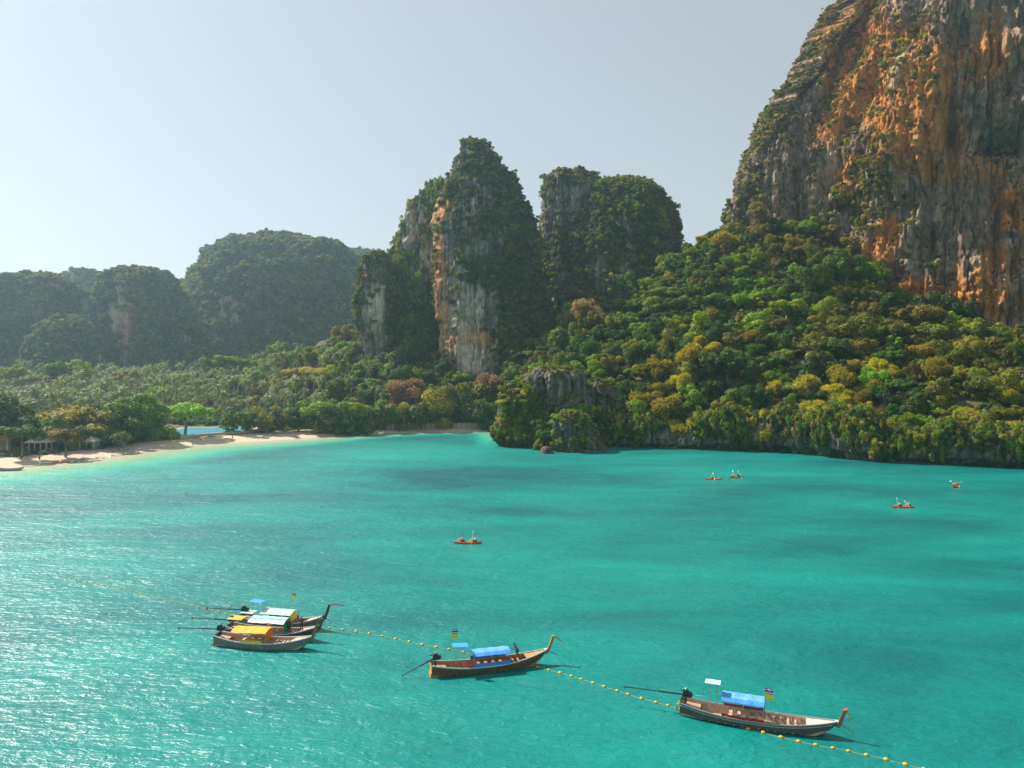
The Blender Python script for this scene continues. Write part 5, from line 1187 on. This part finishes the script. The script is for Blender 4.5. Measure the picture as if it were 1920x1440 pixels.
    sh2 = MB(); sh2.tube([st, st + dirv * tl * .42], .075, 6); sh2.tube([st + dirv * tl * .40, en], .045, 6); sf = sh2.build('drive_shaft', M['shaft_dark'], root)
    pp_ = MB(); pp_.tube([en, en - dirv * .14], .05, 7)
    for k in range(3):
        a = k * 2.094 + .5; up_ = Vector((0, math.cos(a), math.sin(a))); sd2 = Vector((0, -math.sin(a), math.cos(a))); c0 = en - dirv * .05
        pp_.add([c0 + up_ * .03 - sd2 * .02, c0 + up_ * .10 - sd2 * .07 + dirv * .03, c0 + up_ * .19, c0 + up_ * .10 + sd2 * .06 - dirv * .03], [(0, 1, 2, 3), (3, 2, 1, 0)])
    pp_.tube([en + Vector((.15, 0, 0)), en + Vector((.12, 0, -.26)), en + Vector((-.06, 0, -.24))], .018, 4); pp_.build('propeller', M['shaft_dark'], sf)
    ti = MB(); ti.tube([(ex + .3, 0, ez + .3), (ex + 1.5, -.1, ez + .42)], .028, 6); ti.build('tiller', M['pole_grey'], e_)
    if P_.get('ropes'):
        rp = MB()
        for k in range(4):
            cx_r, cz_r = X(0) - .05 + .05 * k, .55
            rp.tube([(cx_r + .32 * math.cos(a) * (1 + .1 * k), -.25 + .1 * k, cz_r + (.30 + .05 * k) * math.sin(a)) for a in np.linspace(0, 6.28, 12)], .022, 4)
        rp.build('rope_coil', M['rope_yellow'], root)
    if P_.get('foot'):
        fb = MB(); t = 0.0; fb.box((X(0) - .02, 0, .10), (.14, 2 * bt(0) * .92, .42)); fb.box((X(.02), 0, -.02), (.7, 2 * bt(0) * .95, .20)); fb.build('stern_foot', M['stern_orange'], root)
    for (t, y, c_, sz) in P_.get('cargo', ()):
        gb = MB(); gb.box((X(t), y, kl(t) + .24 + sz / 2), (sz * 1.3, sz, sz), taper=.8); gb.build('cargo_bundle', M[c_], root)
    f = P_.get('flag')
    if f: flag_obj(root, X(f[0]), f[1], f[2], f[3], f[4], f[5], f[6] if len(f) > 6 else True, f[7] if len(f) > 7 else None)
    return root, X, sh_, kl
boat_right, XR_, SR_, KR_ = boat((1276, 1336), (1538, 1378), 'dark hulled longtail boat with a bright blue canopy, nearest the bottom right of the bay', dict(hull='hull_dark', deck='deck_tan', bowdeck='deck_pale', rail='rail_grey', stripe='rail_white', prowmat='prow_brown', prow=1.15, lean=.55, beam=1.05, bow=.62, thwarts=(.60, .645, .69, .735),
    canopy=dict(a=.275, b=.545, z=1.95, w=1.02, rise=.20, strips=['blue_cloth', 'sky_cloth', 'sky_cloth', 'sky_cloth'], side='red_cloth', sh=.26, sz0=.04, np=3), awnings=[(.215, 2.95, 1.2, .9, 'pale_blue', .0)], ribbons=[('ribbon_orange', .96, .35, -1.1, .09), ('ribbon_orange', .9, .15, -.6, .08)], pennant='ribbon_white',
    tail=5.0, tail_ang=-.02, ropes=True, flag=(.545, .3, .8, 2.15, 0.5, 1.05), cargo=((.20, .2, 'rope_yellow', .25), (.68, -.3, 'deck_orange', .2), (.25, -.4, 'vest_orange', .28))))
boat_mid, XM_, SM_, KM_ = boat((808, 1266), (1003, 1246), 'brown hulled longtail boat with a pale blue canopy and a man standing on it', dict(hull='hull_brown', deck='deck_orange', rail='rail_mint', prowmat='prow_orange', prow=1.35, lean=.75, beam=1.0, bow=.75, transom='stern_orange', foot=True,
    canopy=dict(a=.34, b=.655, z=1.72, w=.98, rise=.22, slope=.0, strips=['blue_cloth', 'sky_cloth', 'sky_cloth', 'sky_cloth'], side='blue_cloth', sh=.38, np=3), awnings=[(.24, 2.6, 1.5, 1.1, 'blue_awning', -.1)], ribbons=[('ribbon_green', .97, .9, -.75, .05), ('ribbon_orange', .93, .7, -.5, .05)], pennant='ribbon_white',
    tail=3.3, tail_ang=-.42, thwarts=(.70, .74), flag=(.17, -.2, .6, 3.6, 1.5, 1.0), cargo=((.20, -.3, 'ribbon_white', .3), (.23, .1, 'dark_cloth', .4), (.69, -.2, 'yellow_cloth', .25), (.72, .1, 'yellow_cloth', .2), (.70, .3, 'deck_orange', .25))))
boat_c1, XC_, SC_, KC_ = boat((406, 1207), (566, 1217), 'weathered grey longtail boat with an orange canopy, front one of the three moored together', dict(hull='hull_grey', deck='deck_tan', rail='rail_white', prowmat='prow_brown', prow=2.0, lean=.8, beam=1.0, bow=.75, foot=True,
    canopy=dict(a=.20, b=.56, z=1.65, w=1.0, rise=.25, slope=.02, strips=['orange_cloth'], side='yellow_cloth', sa=.30, sb=.52, sh=.30, end='deep_orange', el=.55, np=4), tail=4.6, tail_ang=-.03, thwarts=(.60, .64, .68, .72, .76), flag=(.54, -.3, 1.6, 1.0, 1.0, .6, False, 'orange_cloth'), cargo=((.27, -.2, 'vest_red', .45), (.58, -.3, 'dark_cloth', .3))))
boat_c2, _, _, _ = boat((428, 1189), (580, 1200), 'navy longtail boat with mint and blue canopy, middle one of three moored together', dict(hull='hull_navy', deck='deck_tan', rail='rail_white', prowmat='prow_dark', prow=1.25, lean=.6, beam=1.0, bow=.95,
    canopy=dict(a=.27, b=.66, z=1.85, w=1.05, rise=.30, strips=['rail_white', 'sky_cloth', 'mint_cloth', 'mint_cloth', 'mint_cloth', 'pale_blue'], end='green_cloth', el=.75, np=4), awnings=[(.10, 1.85, 1.7, 1.3, 'orange_cloth', .0)], tail=4.6, tail_ang=-.01, ribbons=[('ribbon_green', .70, .4, -1.0, .06), ('flag_blue', .6, .2, -.6, .05)], pennant='ribbon_green', thwarts=(.68, .72, .76)))
boat_c3, _, _, _ = boat((452, 1169), (592, 1180), 'grey longtail boat with pink prow ribbon, rear one of the three moored together', dict(hull='hull_grey', deck='deck_tan', bowdeck='deck_pale', rail='rail_white', prowmat='prow_dark', prow=1.4, lean=.65, beam=1.0, bow=.95,
    canopy=dict(a=.28, b=.64, z=1.65, w=1.0, rise=.26, strips=['mint_cloth', 'rail_white', 'mint_cloth', 'mint_cloth'], end='flag_yellow', el=.6, side='dark_cloth', sh=.3, np=4), awnings=[(.10, 1.4, 1.5, 1.2, 'mint_cloth', .0), (.20, 2.7, 1.4, 1.1, 'blue_awning', -.1)], tail=4.6, tail_ang=-.02, ribbons=[('ribbon_pink', .98, 1.7, .0, .06)], flag=(.60, .2, 1.5, 2.3, 2.0, .75), thwarts=(.68, .72, .76)))
bpy.context.view_layer.update()
def on_boat(root, x, y, z): return root.matrix_basis @ Vector((x, y, z))
person('lean', on_boat(boat_mid, XM_(.735), .25, SM_(.735) - .27), math.pi + .4, 'man in a blue shirt and dark shorts bending forward on the brown longtail boat', 'skin_dark', 'shirt_blue', 'shorts_black', scale=1.02)
person('stand', on_boat(boat_c2, 1.9, -.3, .55), -1.2, 'person in dark clothes standing beside the green curtain of the middle moored boat', 'skin_dark', 'shirt_navy', 'shorts_black', scale=1.0)
person('stand', on_boat(boat_c2, 3.3, -.2, .75), -1.6, 'person in dark clothes standing near the bow of the middle moored boat', 'skin_dark', 'shirt_navy', 'shorts_black', scale=1.02)

# ------------------------------------------------------------------ float line
line_px = [(108, 1080), (200, 1098), (300, 1121), (380, 1141), (470, 1160), (560, 1172), (625, 1178), (700, 1191), (760, 1202), (830, 1216), (900, 1230), (1000, 1248), (1050, 1262), (1130, 1288), (1200, 1309), (1262, 1325), (1330, 1349), (1395, 1367), (1430, 1374), (1490, 1389), (1560, 1402), (1630, 1418), (1700, 1436), (1850, 1472), (2000, 1510)]
pl = np.array([W(*p)[:2] for p in line_px]); seg = np.linalg.norm(np.diff(pl, axis=0), axis=1); cum = np.concatenate([[0], np.cumsum(seg)])
ss = np.arange(0, cum[-1], 0.4); lx = np.interp(ss, cum, pl[:, 0]); ly = np.interp(ss, cum, pl[:, 1]); k_ = np.hanning(9); k_ /= k_.sum(); lx = np.convolve(np.pad(lx, 4, 'edge'), k_, 'valid'); ly = np.convolve(np.pad(ly, 4, 'edge'), k_, 'valid') + .12 * np.sin(ss * .5)
rb = MB(); rb.tube([(x, y, .03 + .015 * math.sin(s * 2.1)) for x, y, s in zip(lx, ly, ss)], .012, 4)
rope = rb.build('float_rope', M['rope_yellow']); tag(rope, 'thin yellow rope floating across the bay past all the longtail boats', 'rope')
fb = MB(); fb.lathe((0, 0, 0), [(.03, -.19), (.10, -.165), (.145, -.10), (.155, 0), (.145, .10), (.10, .165), (.03, .19)], 10, rot=Matrix.Rotation(math.pi / 2, 3, 'Y')); fm = fb.mesh('buoy', M['buoy_yellow'], True)
s0 = .6
while s0 < cum[-1] - .3:
    x, y = np.interp(s0, ss, lx), np.interp(s0, ss, ly); x2, y2 = np.interp(s0 + .2, ss, lx), np.interp(s0 + .2, ss, ly); px, py, _ = proj((x, y, 0)); px = px[0]
    lab = 'yellow float at the far left end of the faint rope' if px < 235 else 'yellow float on the faint rope left of the three moored boats' if px < 400 else ('yellow float on the rope behind the three moored boats' if px < 610 else ('yellow float between the three moored boats and the brown boat' if px < 812 else ('yellow float behind the brown boat' if px < 1040 else ('yellow float between the brown boat and the dark hulled boat' if px < 1275 else ('yellow float close beside the dark hulled boat' if px < 1420 else 'yellow float on the rope in front of the dark hulled boat')))))
    o = ob('float_buoy', fm, None, (x, y, .045), (0, rng.normal() * .08, math.atan2(y2 - y, x2 - x) + rng.normal() * .12)); k_s = rng.uniform(.85, 1.1) * (.55 if px < 400 else .8); o.scale = (k_s,) * 3; tag(o, lab, 'buoy', 'yellow floats on the rope')
    s0 += 1.18 * rng.uniform(.88, 1.12) + (.45 if 610 < px < 1000 else 0)

# ------------------------------------------------------------------ kayaks
def kayak_mesh(L=4.1, B=.40):
    mb = MB(); rows = []
    for t in np.linspace(-1, 1, 17):
        w = B * (1 - abs(t) ** 2.6) + .02; zt = .26 + .10 * t * t; zb = -.10 + .20 * t ** 4; x = t * L / 2
        rows.append([(x, 0, zt + .02), (x, -w * .6, zt), (x, -w, zt - .06), (x, -w * .8, zb + .05), (x, 0, zb), (x, w * .8, zb + .05), (x, w, zt - .06), (x, w * .6, zt), (x, 0, zt + .02)])
    mb.grid(rows); return mb.mesh('hull', M['kayak_orange'], True)
km = kayak_mesh()
def kayak(px, py, rz, label, n, vests, ang=(0.3, -.4)):
    p = W(px, py); root = empty('kayak', (p.x, p.y, 0), rz, label, 'kayak', 'orange kayaks'); ob('hull', km, root); root.scale = (1.12, 1.2, 1.15)
    xs = (-1.0, .75) if n == 2 else (-.35,)
    for x in xs:
        sb_ = MB(); sb_.box((x - .28, 0, .40), (.07, .46, .34), taper=.85); sb_.box((x, 0, .275), (.5, .5, .05)); sb_.build('seat', M['kayak_seat'], root)
    root_m = Matrix.Translation((p.x, p.y, 0)) @ Matrix.Rotation(rz, 4, 'Z') @ Matrix.Diagonal((1.12, 1.2, 1.15, 1))
    for i, x in enumerate(xs):
        v = vests[i]; q = root_m @ Vector((x, 0, .22)); person('sit', q, rz, v[1], v[2], v[0], 'shorts_black', v[3], scale=1.1)
        pb = MB(); a = ang[i]; c = Vector((.40, 0, .60)); d = Vector((.10, math.cos(a), math.sin(a))).normalized()
        pb.tube([c - d * .95, c + d * .95], .018, 6)
        pd = pb.build('paddle', M['paddle_white'], None, False, q, (0, 0, rz)); tag(pd, v[4], 'paddle')
        bl = MB()
        for s_ in (-1, 1):
            e = c + d * s_ * .90; u_ = d * s_; sd3 = Vector((1, 0, 0)) if i % 2 else Vector((.3, 0, .95)); sd3 = (sd3 - u_ * sd3.dot(u_)).normalized(); nn = u_.cross(sd3) * .012
            ring = [e - sd3 * .04, e + u_ * .12 - sd3 * .11, e + u_ * .34 - sd3 * .12, e + u_ * .46, e + u_ * .34 + sd3 * .12, e + u_ * .12 + sd3 * .11, e + sd3 * .04]
            bl.add([r + nn for r in ring] + [r - nn for r in ring], [tuple(range(7)), tuple(range(13, 6, -1))] + [(k, 7 + k, 7 + (k + 1) % 7, (k + 1) % 7) for k in range(7)])
        bl.build('blades', M['paddle_white'], pd)
kayak(877, 1019, math.pi - .02, 'orange double kayak alone in the middle of the bay', 2, [('shirt_white', 'paddler in a pale top at the back of the kayak in mid bay', 'skin_pale', 'hair', 'white paddle of the rear paddler in mid bay'), ('vest_red', 'paddler in a red vest at the front of the kayak in mid bay', 'skin', 'hair', 'white paddle of the front paddler in mid bay')], (-1.0, .15))
kayak(1338, 899, .1, 'small orange kayak with one paddler left of another kayak near the cliff', 1, [('flag_yellow', 'lone paddler in a yellow top near the cliff', 'skin', 'hair', 'paddle of the lone paddler near the cliff')], (.6,))
kayak(1380, 896, .35, 'orange kayak with two paddlers right of the lone paddler', 2, [('vest_orange', 'rear paddler with a raised paddle beside the lone kayaker', 'skin_pale', 'hair', 'raised white paddle of the rear paddler near the cliff'), ('shirt_navy', 'front paddler in dark clothes beside the lone kayaker', 'skin', 'hair', 'white paddle of the front paddler in dark clothes')], (1.0, .7))
kayak(1694, 952, math.pi + .05, 'orange kayak with a raised white paddle blade on the right of the bay', 2, [('vest_red', 'rear paddler of the kayak with the raised blade', 'skin_pale', 'hair_fair', 'white paddle held low at the back of the right kayak'), ('vest_orange', 'front paddler lifting a white blade high', 'skin', 'hair', 'paddle lifted high over the right kayak')], (-.35, -1.05))
kayak(1792, 913, .75, 'orange kayak heading away, rightmost on the bay', 2, [('vest_orange', 'rear paddler in an orange vest on the rightmost kayak', 'skin_pale', 'hair_fair', 'white paddle of the rear paddler on the rightmost kayak'), ('vest_red', 'front paddler in a red vest on the rightmost kayak', 'skin', 'hair', 'white paddle of the front paddler on the rightmost kayak')], (.5, -.4))

# ------------------------------------------------------------------ swimmers and people on the beach
for (px, py, lab, sk, hr) in [(350, 929, 'swimmer far out in the pale left part of the bay', 'skin', 'hair'), (765, 908, 'swimmer in the middle of the bay beyond the lone kayak', 'skin', 'hair'), (570, 835, 'swimmer close to the sand in the middle of the beach', 'skin', 'hair'), (751, 823, 'swimmer with dark hair in front of the beach wall', 'skin_dark', 'hair'), (847, 828, 'swimmer in white in front of the right part of the beach wall', 'skin_pale', 'hair_fair')]:
    p = W(px, py); person('stand', (p.x, p.y, -1.22), rng.uniform(0, 6), lab, sk, 'shirt_white' if 'white' in lab else None, None, hr)
for i, (px, py, pose, sh2_, lab) in enumerate([(322, 833, 'walk', 'swim_red', 'bather in red walking on the sand below the left end of the pool'), (335, 835, 'stand', None, 'tanned bather standing on the sand near the pool'), (362, 836, 'stand', 'shirt_navy', 'dark clothed person at the water edge below the pool'), (376, 831, 'walk', None, 'bather in dark shorts walking below the pool'),
        (436, 827, 'walk', 'swim_red', 'bather in a red top walking right of the pool'), (459, 825, 'stand', None, 'bather standing under the trees right of the pool'), (556, 823, 'stand', 'swim_red', 'left one of two bathers at the water edge in mid beach'), (561, 822, 'stand', None, 'right one of two bathers at the water edge in mid beach'),
        (587, 817, 'walk', 'shirt_white', 'person in a white top walking under the flat topped trees'), (609, 819, 'stand', None, 'bather standing before the flat topped trees'), (215, 852, 'walk', 'swim_red', 'bather in red among the sunbathers at the left'), (228, 850, 'stand', None, 'bather standing among the sunbathers at the left'), (240, 848, 'walk', 'vest_orange', 'bather in orange among the sunbathers at the left'), (51, 850, 'stand', 'shirt_white', 'person in white beside the open pavilion')]):
    q = W(px, py + (0 if px > 300 else 1), 1.2); d = float(shore_d(np.array([q.x]), np.array([q.y]))[0])
    if d < .5: q = W(px, py, .2)
    g = float(height(np.array([q.x]), np.array([q.y]))[0]); person(pose, (q.x, q.y, g), rng.uniform(0, 6), lab, ['skin', 'skin_pale'][i % 2], sh2_, 'shorts_black', ['hair', 'hair_fair'][i % 3 == 0])

# ------------------------------------------------------------------ pool, wall, huts and things on the beach
def gz(x, y): return float(height(np.array([x]), np.array([y]))[0])
poly = [W(px, py, 2.9) for px, py in [(322, 814), (330, 805), (345, 802), (400, 801), (470, 800), (476, 803), (468, 807), (435, 809), (385, 812), (345, 817)]]
cen = sum(poly, Vector()) / len(poly); pool = empty('swimming_pool', (cen.x, cen.y, 2.9), 0, 'bright blue swimming pool behind the beach between the trees', 'pool')
def prism(pts, z0, z1, mat, name, parent):
    mb = MB(); n = len(pts); V = [(p.x - cen.x, p.y - cen.y, z0) for p in pts] + [(p.x - cen.x, p.y - cen.y, z1) for p in pts]
    mb.add(V, [tuple(range(n, 2 * n)), tuple(range(n - 1, -1, -1))] + [(k, (k + 1) % n, n + (k + 1) % n, n + k) for k in range(n)]); return mb.build(name, mat, parent)
m, N, L, B, O = newmat('pool_water'); B.inputs['Base Color'].default_value = (0.12, 0.46, 0.60, 1); B.inputs['Roughness'].default_value = .15; f = noise(N, L, 1.5, 3, .6); b = N.new('ShaderNodeBump'); b.inputs['Strength'].default_value = .4; b.inputs['Distance'].default_value = .1; L.new(f, b.inputs['Height']); L.new(b.outputs[0], B.inputs['Normal'])
big = [cen + (p - cen) * 1.06 + (p - cen).normalized() * .8 for p in poly]; prism(big, -1.2, -.06, M['coping'], 'coping', pool); prism(poly, -.5, -.02, m, 'pool_water', pool)
lw = [W(px, py, 2.4) for px, py in [(340, 820), (345, 817), (400, 813), (475, 809), (480, 812), (400, 819)]]
mb = MB(); n_ = 24
a_ = np.array([[W(340 + 140 * u, 819.5 - 9.5 * u - (2.0 + 3.0 * u * (1 - u)) * w_, 2.4)[:2] for w_ in np.linspace(0, 1, 6)] for u in np.linspace(0, 1, n_)])
mb.grid([[(q[0], q[1], gz(q[0], q[1]) + .12) for q in r_] for r_ in a_]); lawn = mb.build('lawn', M['lawn']); tag(lawn, kind='structure')
wall_pts = []
for px in np.linspace(688, 918, 25):
    Y = 372.0
    for _ in range(30):
        x = (px - 960) / F_PX * Y; dd_ = float(shore_d(np.array([x]), np.array([Y]))[0]); Y += (9.0 - dd_) * .6
    wall_pts.append((x, Y))
wl_root = empty('beach_wall', (wall_pts[0][0], wall_pts[0][1], 1.2), 0, 'low beige panelled wall along the back of the beach', 'wall')
for (a, b) in zip(wall_pts[:-1], wall_pts[1:]):
    a, b = Vector((*a, 0)), Vector((*b, 0)); c = (a + b) / 2 - Vector((wall_pts[0][0], wall_pts[0][1], 0)); an = math.atan2((b - a).y, (b - a).x); mb = MB(); mb.box((0, 0, 0), ((b - a).length - .28, .14, 2.3)); pnl = mb.build('wall_panel', M['wall_beige'], wl_root, False, (c.x, c.y, 1.35 + rng.normal() * .05), (0, 0, an))
    mb = MB(); mb.box((0, 0, 0), (.22, .24, 2.6)); q = a - Vector((wall_pts[0][0], wall_pts[0][1], 0)); mb.build('wall_post', M['post_white'], wl_root, False, (q.x, q.y, 1.4), (0, 0, an))
def pavilion(px, py_base, Y, w, dpt, hgt, roofm, label, posts=4, walls=False):
    c = P(px, py_base, Y); g = gz(c.x, Y); root = empty('pavilion', (c.x, Y, g), .12, label, 'building')
    mb = MB(); mb.box((0, 0, .1), (w, dpt, .3)); mb.build('floor', M['floor_grey'], root)
    for i in range(posts):
        for s_ in (-1, 1):
            mb = MB(); mb.box((-w / 2 + .3 + (w - .6) * i / (posts - 1), s_ * (dpt / 2 - .3), hgt / 2), (.24, .24, hgt)); mb.build('post', M['post_white'], root)
    r_ = MB(); hw, hd, rz_ = w / 2 + .9, dpt / 2 + .9, hgt + w * .16 + .9
    r_.add([(-hw, -hd, hgt), (hw, -hd, hgt), (hw, hd, hgt), (-hw, hd, hgt), (-hw * .45, 0, rz_), (hw * .45, 0, rz_)], [(0, 1, 5, 4), (2, 3, 4, 5), (1, 2, 5), (3, 0, 4), (3, 2, 1, 0)]); rf = r_.build('roof', M[roofm], root)
    for k in range(5):
        u = (k + .5) / 5; t_ = MB()
        for s_ in (-1,): t_.tube([(-hw * (1 - .55 * u), s_ * hd * (1 - u), hgt + (rz_ - hgt) * u + .05), (hw * (1 - .55 * u), s_ * hd * (1 - u), hgt + (rz_ - hgt) * u + .05)], .07, 4)
        t_.build('roof_batten', M[roofm], rf)
    if walls:
        mb = MB(); mb.box((0, dpt * .2, hgt / 2), (w - .8, dpt * .5, hgt - .1)); mb.build('wall', M['wall_beige'], root)
    return root
pavilion(76, 846, 243, 6.0, 4, 3.2, 'roof_pale', 'open pavilion with white posts and a pale roof under the trees at the left', 4)
pavilion(4, 838, 243, 6, 5, 3.8, 'roof_orange', 'hut with an orange roof at the left edge of the beach', 3, True)
pavilion(155, 842, 254, 9.5, 5, 2.7, 'roof_pale', 'long low building with a pale pink roof behind the beach', 5, True)
pavilion(226, 838, 266, 3, 3, 3.3, 'roof_orange', 'small hut with a peaked orange roof among the dark trees', 2, True)
pavilion(870, 797, 368, 5, 4, 2.6, 'roof_pale', 'small pale roofed hut behind the beach wall', 3, True)
def beach_at(px, py, z=1.3): q = W(px, py, z); return Vector((q.x, q.y, gz(q.x, q.y)))
p = beach_at(14, 852); root = empty('beach_umbrella', p, 0, 'closed white beach umbrella at the left end of the beach', 'umbrella'); mb = MB(); mb.tube([(0, 0, 0), (0, 0, 2.6)], .03, 6); mb.build('pole', M['pole_grey'], root); mb = MB(); mb.lathe((0, 0, .8), [(.20, 0), (.26, .25), (.16, 1.0), (.04, 1.8)], 10); mb.build('canopy', M['umbrella_white'], root)
p = beach_at(74, 861); root = empty('beach_umbrella', p, 0, 'closed red beach umbrella standing on the sand before the pavilion', 'umbrella'); mb = MB(); mb.tube([(0, 0, 0), (0, 0, 2.9)], .03, 6); mb.build('pole', M['pole_grey'], root); mb = MB(); mb.lathe((0, 0, .5), [(.18, 0), (.24, .25), (.15, 1.3), (.04, 2.4)], 10); mb.build('canopy', M['swim_red'], root)
km2 = {c_: None for c_ in ('kayak_orange', 'canvas_blue', 'flag_yellow', 'umbrella_white', 'swim_red')}
for k in km2: km2[k] = km.copy(); km2[k].materials.clear(); km2[k].materials.append(M[k])
for px, py, a, c_, lab in [(58, 866, .3, 'umbrella_white', 'white kayak lying on the sand at the left'), (85, 862, .1, 'umbrella_white', 'white kayak lying beside the red umbrella'), (97, 860, .5, 'flag_yellow', 'yellow kayak lying on the sand before the trees'), (104, 862, .2, 'kayak_orange', 'orange kayak lying next to the yellow one'), (111, 861, .9, 'swim_red', 'red kayak lying on the sand, rightmost of the red and orange ones'), (122, 859, .3, 'canvas_blue', 'blue kayak lying on the sand before the trees')]:
    p = beach_at(px, py); o = ob('beached_kayak', km2[c_], None, (p.x, p.y, p.z + .1), (0, 0, a)); tag(o, lab, 'kayak', 'kayaks lying on the beach')
lb = MB(); lb.box((0, 0, .3), (1.9, .62, .06)); le = []
lounge_mats = ['umbrella_white', 'canvas_blue', 'roof_pale', 'deck_tan']
for i in range(16):
    px = 135 + i * 8.5 + rng.normal() * 2; py = 857 - i * 1.05 + rng.normal() * 1.2; p = beach_at(px, py, 1.5)
    root = empty('sun_lounger', p, rng.uniform(0, 3), '%s lounger on the shaded sand under the left trees' % ('pale' if i % 4 != 1 else 'blue'), 'lounger', 'loungers under the trees'); mt = M[lounge_mats[i % 4]]
    mb = MB(); mb.box((-.25, 0, .32), (1.35, .6, .07)); mb.build('seat', mt, root); mb = MB(); mb.box((.65, 0, .52), (.65, .6, .07), Matrix.Rotation(-.6, 3, 'Y')); mb.build('backrest', mt, root)
    for sx_ in (-.8, .4):
        for sy_ in (-.25, .25): mb = MB(); mb.box((sx_, sy_, .15), (.05, .05, .3)); mb.build('leg', M['post_white'], root)
    if i % 3 == 0: person('lie', (p.x, p.y - 1.3, p.z), rng.uniform(0, 6), 'sunbather lying on the sand beside the loungers', ['skin', 'skin_pale'][i % 2], None, 'shorts_black', group='sunbathers on the left sand')
p = W(14, 884); b2 = empty('beached_dinghy', (p.x, p.y + 1.5, .15), .25, 'small grey wooden boat drawn up on the sand at the far left', 'boat')
bt, sh_, kl = hull_fn(6.5, .75, .6); mb = MB(); rows = []
for t in np.linspace(0, 1, 18):
    s_, k, w = sh_(t) * .8, kl(t) * .5 - .1, bt(t); rows.append([((t - .5) * 6.5, w * a, s_ - (s_ - k) * q) for a, q in [(-1, 0), (-.95, .35), (-.7, .75), (0, 1), (.7, .75), (.95, .35), (1, 0), (.93, .02), (.85, .4), (.5, .75), (-.5, .75), (-.85, .4), (-.93, .02), (-1, 0)]])
mb.grid(rows); mb.build('hull', M['rail_grey'], b2)
mb = MB(); mb.box((-.6, 0, .35), (.3, 1.2, .05)); mb.box((.9, 0, .38), (.3, 1.2, .05)); mb.build('thwart', M['deck_tan'], b2)
# ------------------------------------------------------------------ labels that single out members of a row
from collections import defaultdict
bpy.context.view_layer.update()
ORD = 'leftmost second third fourth fifth sixth seventh eighth ninth tenth eleventh twelfth thirteenth fourteenth fifteenth sixteenth seventeenth eighteenth nineteenth twentieth'.split()
byl = defaultdict(list)
for o in SC.objects:
    if o.parent is None and 'label' in o and 'category' in o: byl[o['label']].append(o)
for lab, os_ in byl.items():
    if len(os_) < 2 or len(os_) > 20 or len(lab.split()) > 13: continue
    xs = [proj(tuple(o.location))[0][0] for o in os_]
    for k, i in enumerate(np.argsort(xs)):
        nw = len(lab.split())
        if k == 0: os_[i]['label'] = lab + ', leftmost one'
        elif nw <= 13: os_[i]['label'] = lab + ', %s from left' % ORD[k]
# ------------------------------------------------------------------ air
m = bpy.data.materials.new('haze'); m.use_nodes = True; nt = m.node_tree; nt.nodes.clear()
O = nt.nodes.new('ShaderNodeOutputMaterial'); pv = nt.nodes.new('ShaderNodeVolumePrincipled')
pv.inputs['Color'].default_value = (0.62, 0.84, 1.0, 1); pv.inputs['Density'].default_value = 0.00020; pv.inputs['Anisotropy'].default_value = 0.7
nt.links.new(pv.outputs[0], O.inputs['Volume'])
mb = MB(); mb.box((0, 960, 128.5), (4700, 2900, 277)); hz = mb.build('haze', m); tag(hz, kind='stuff')
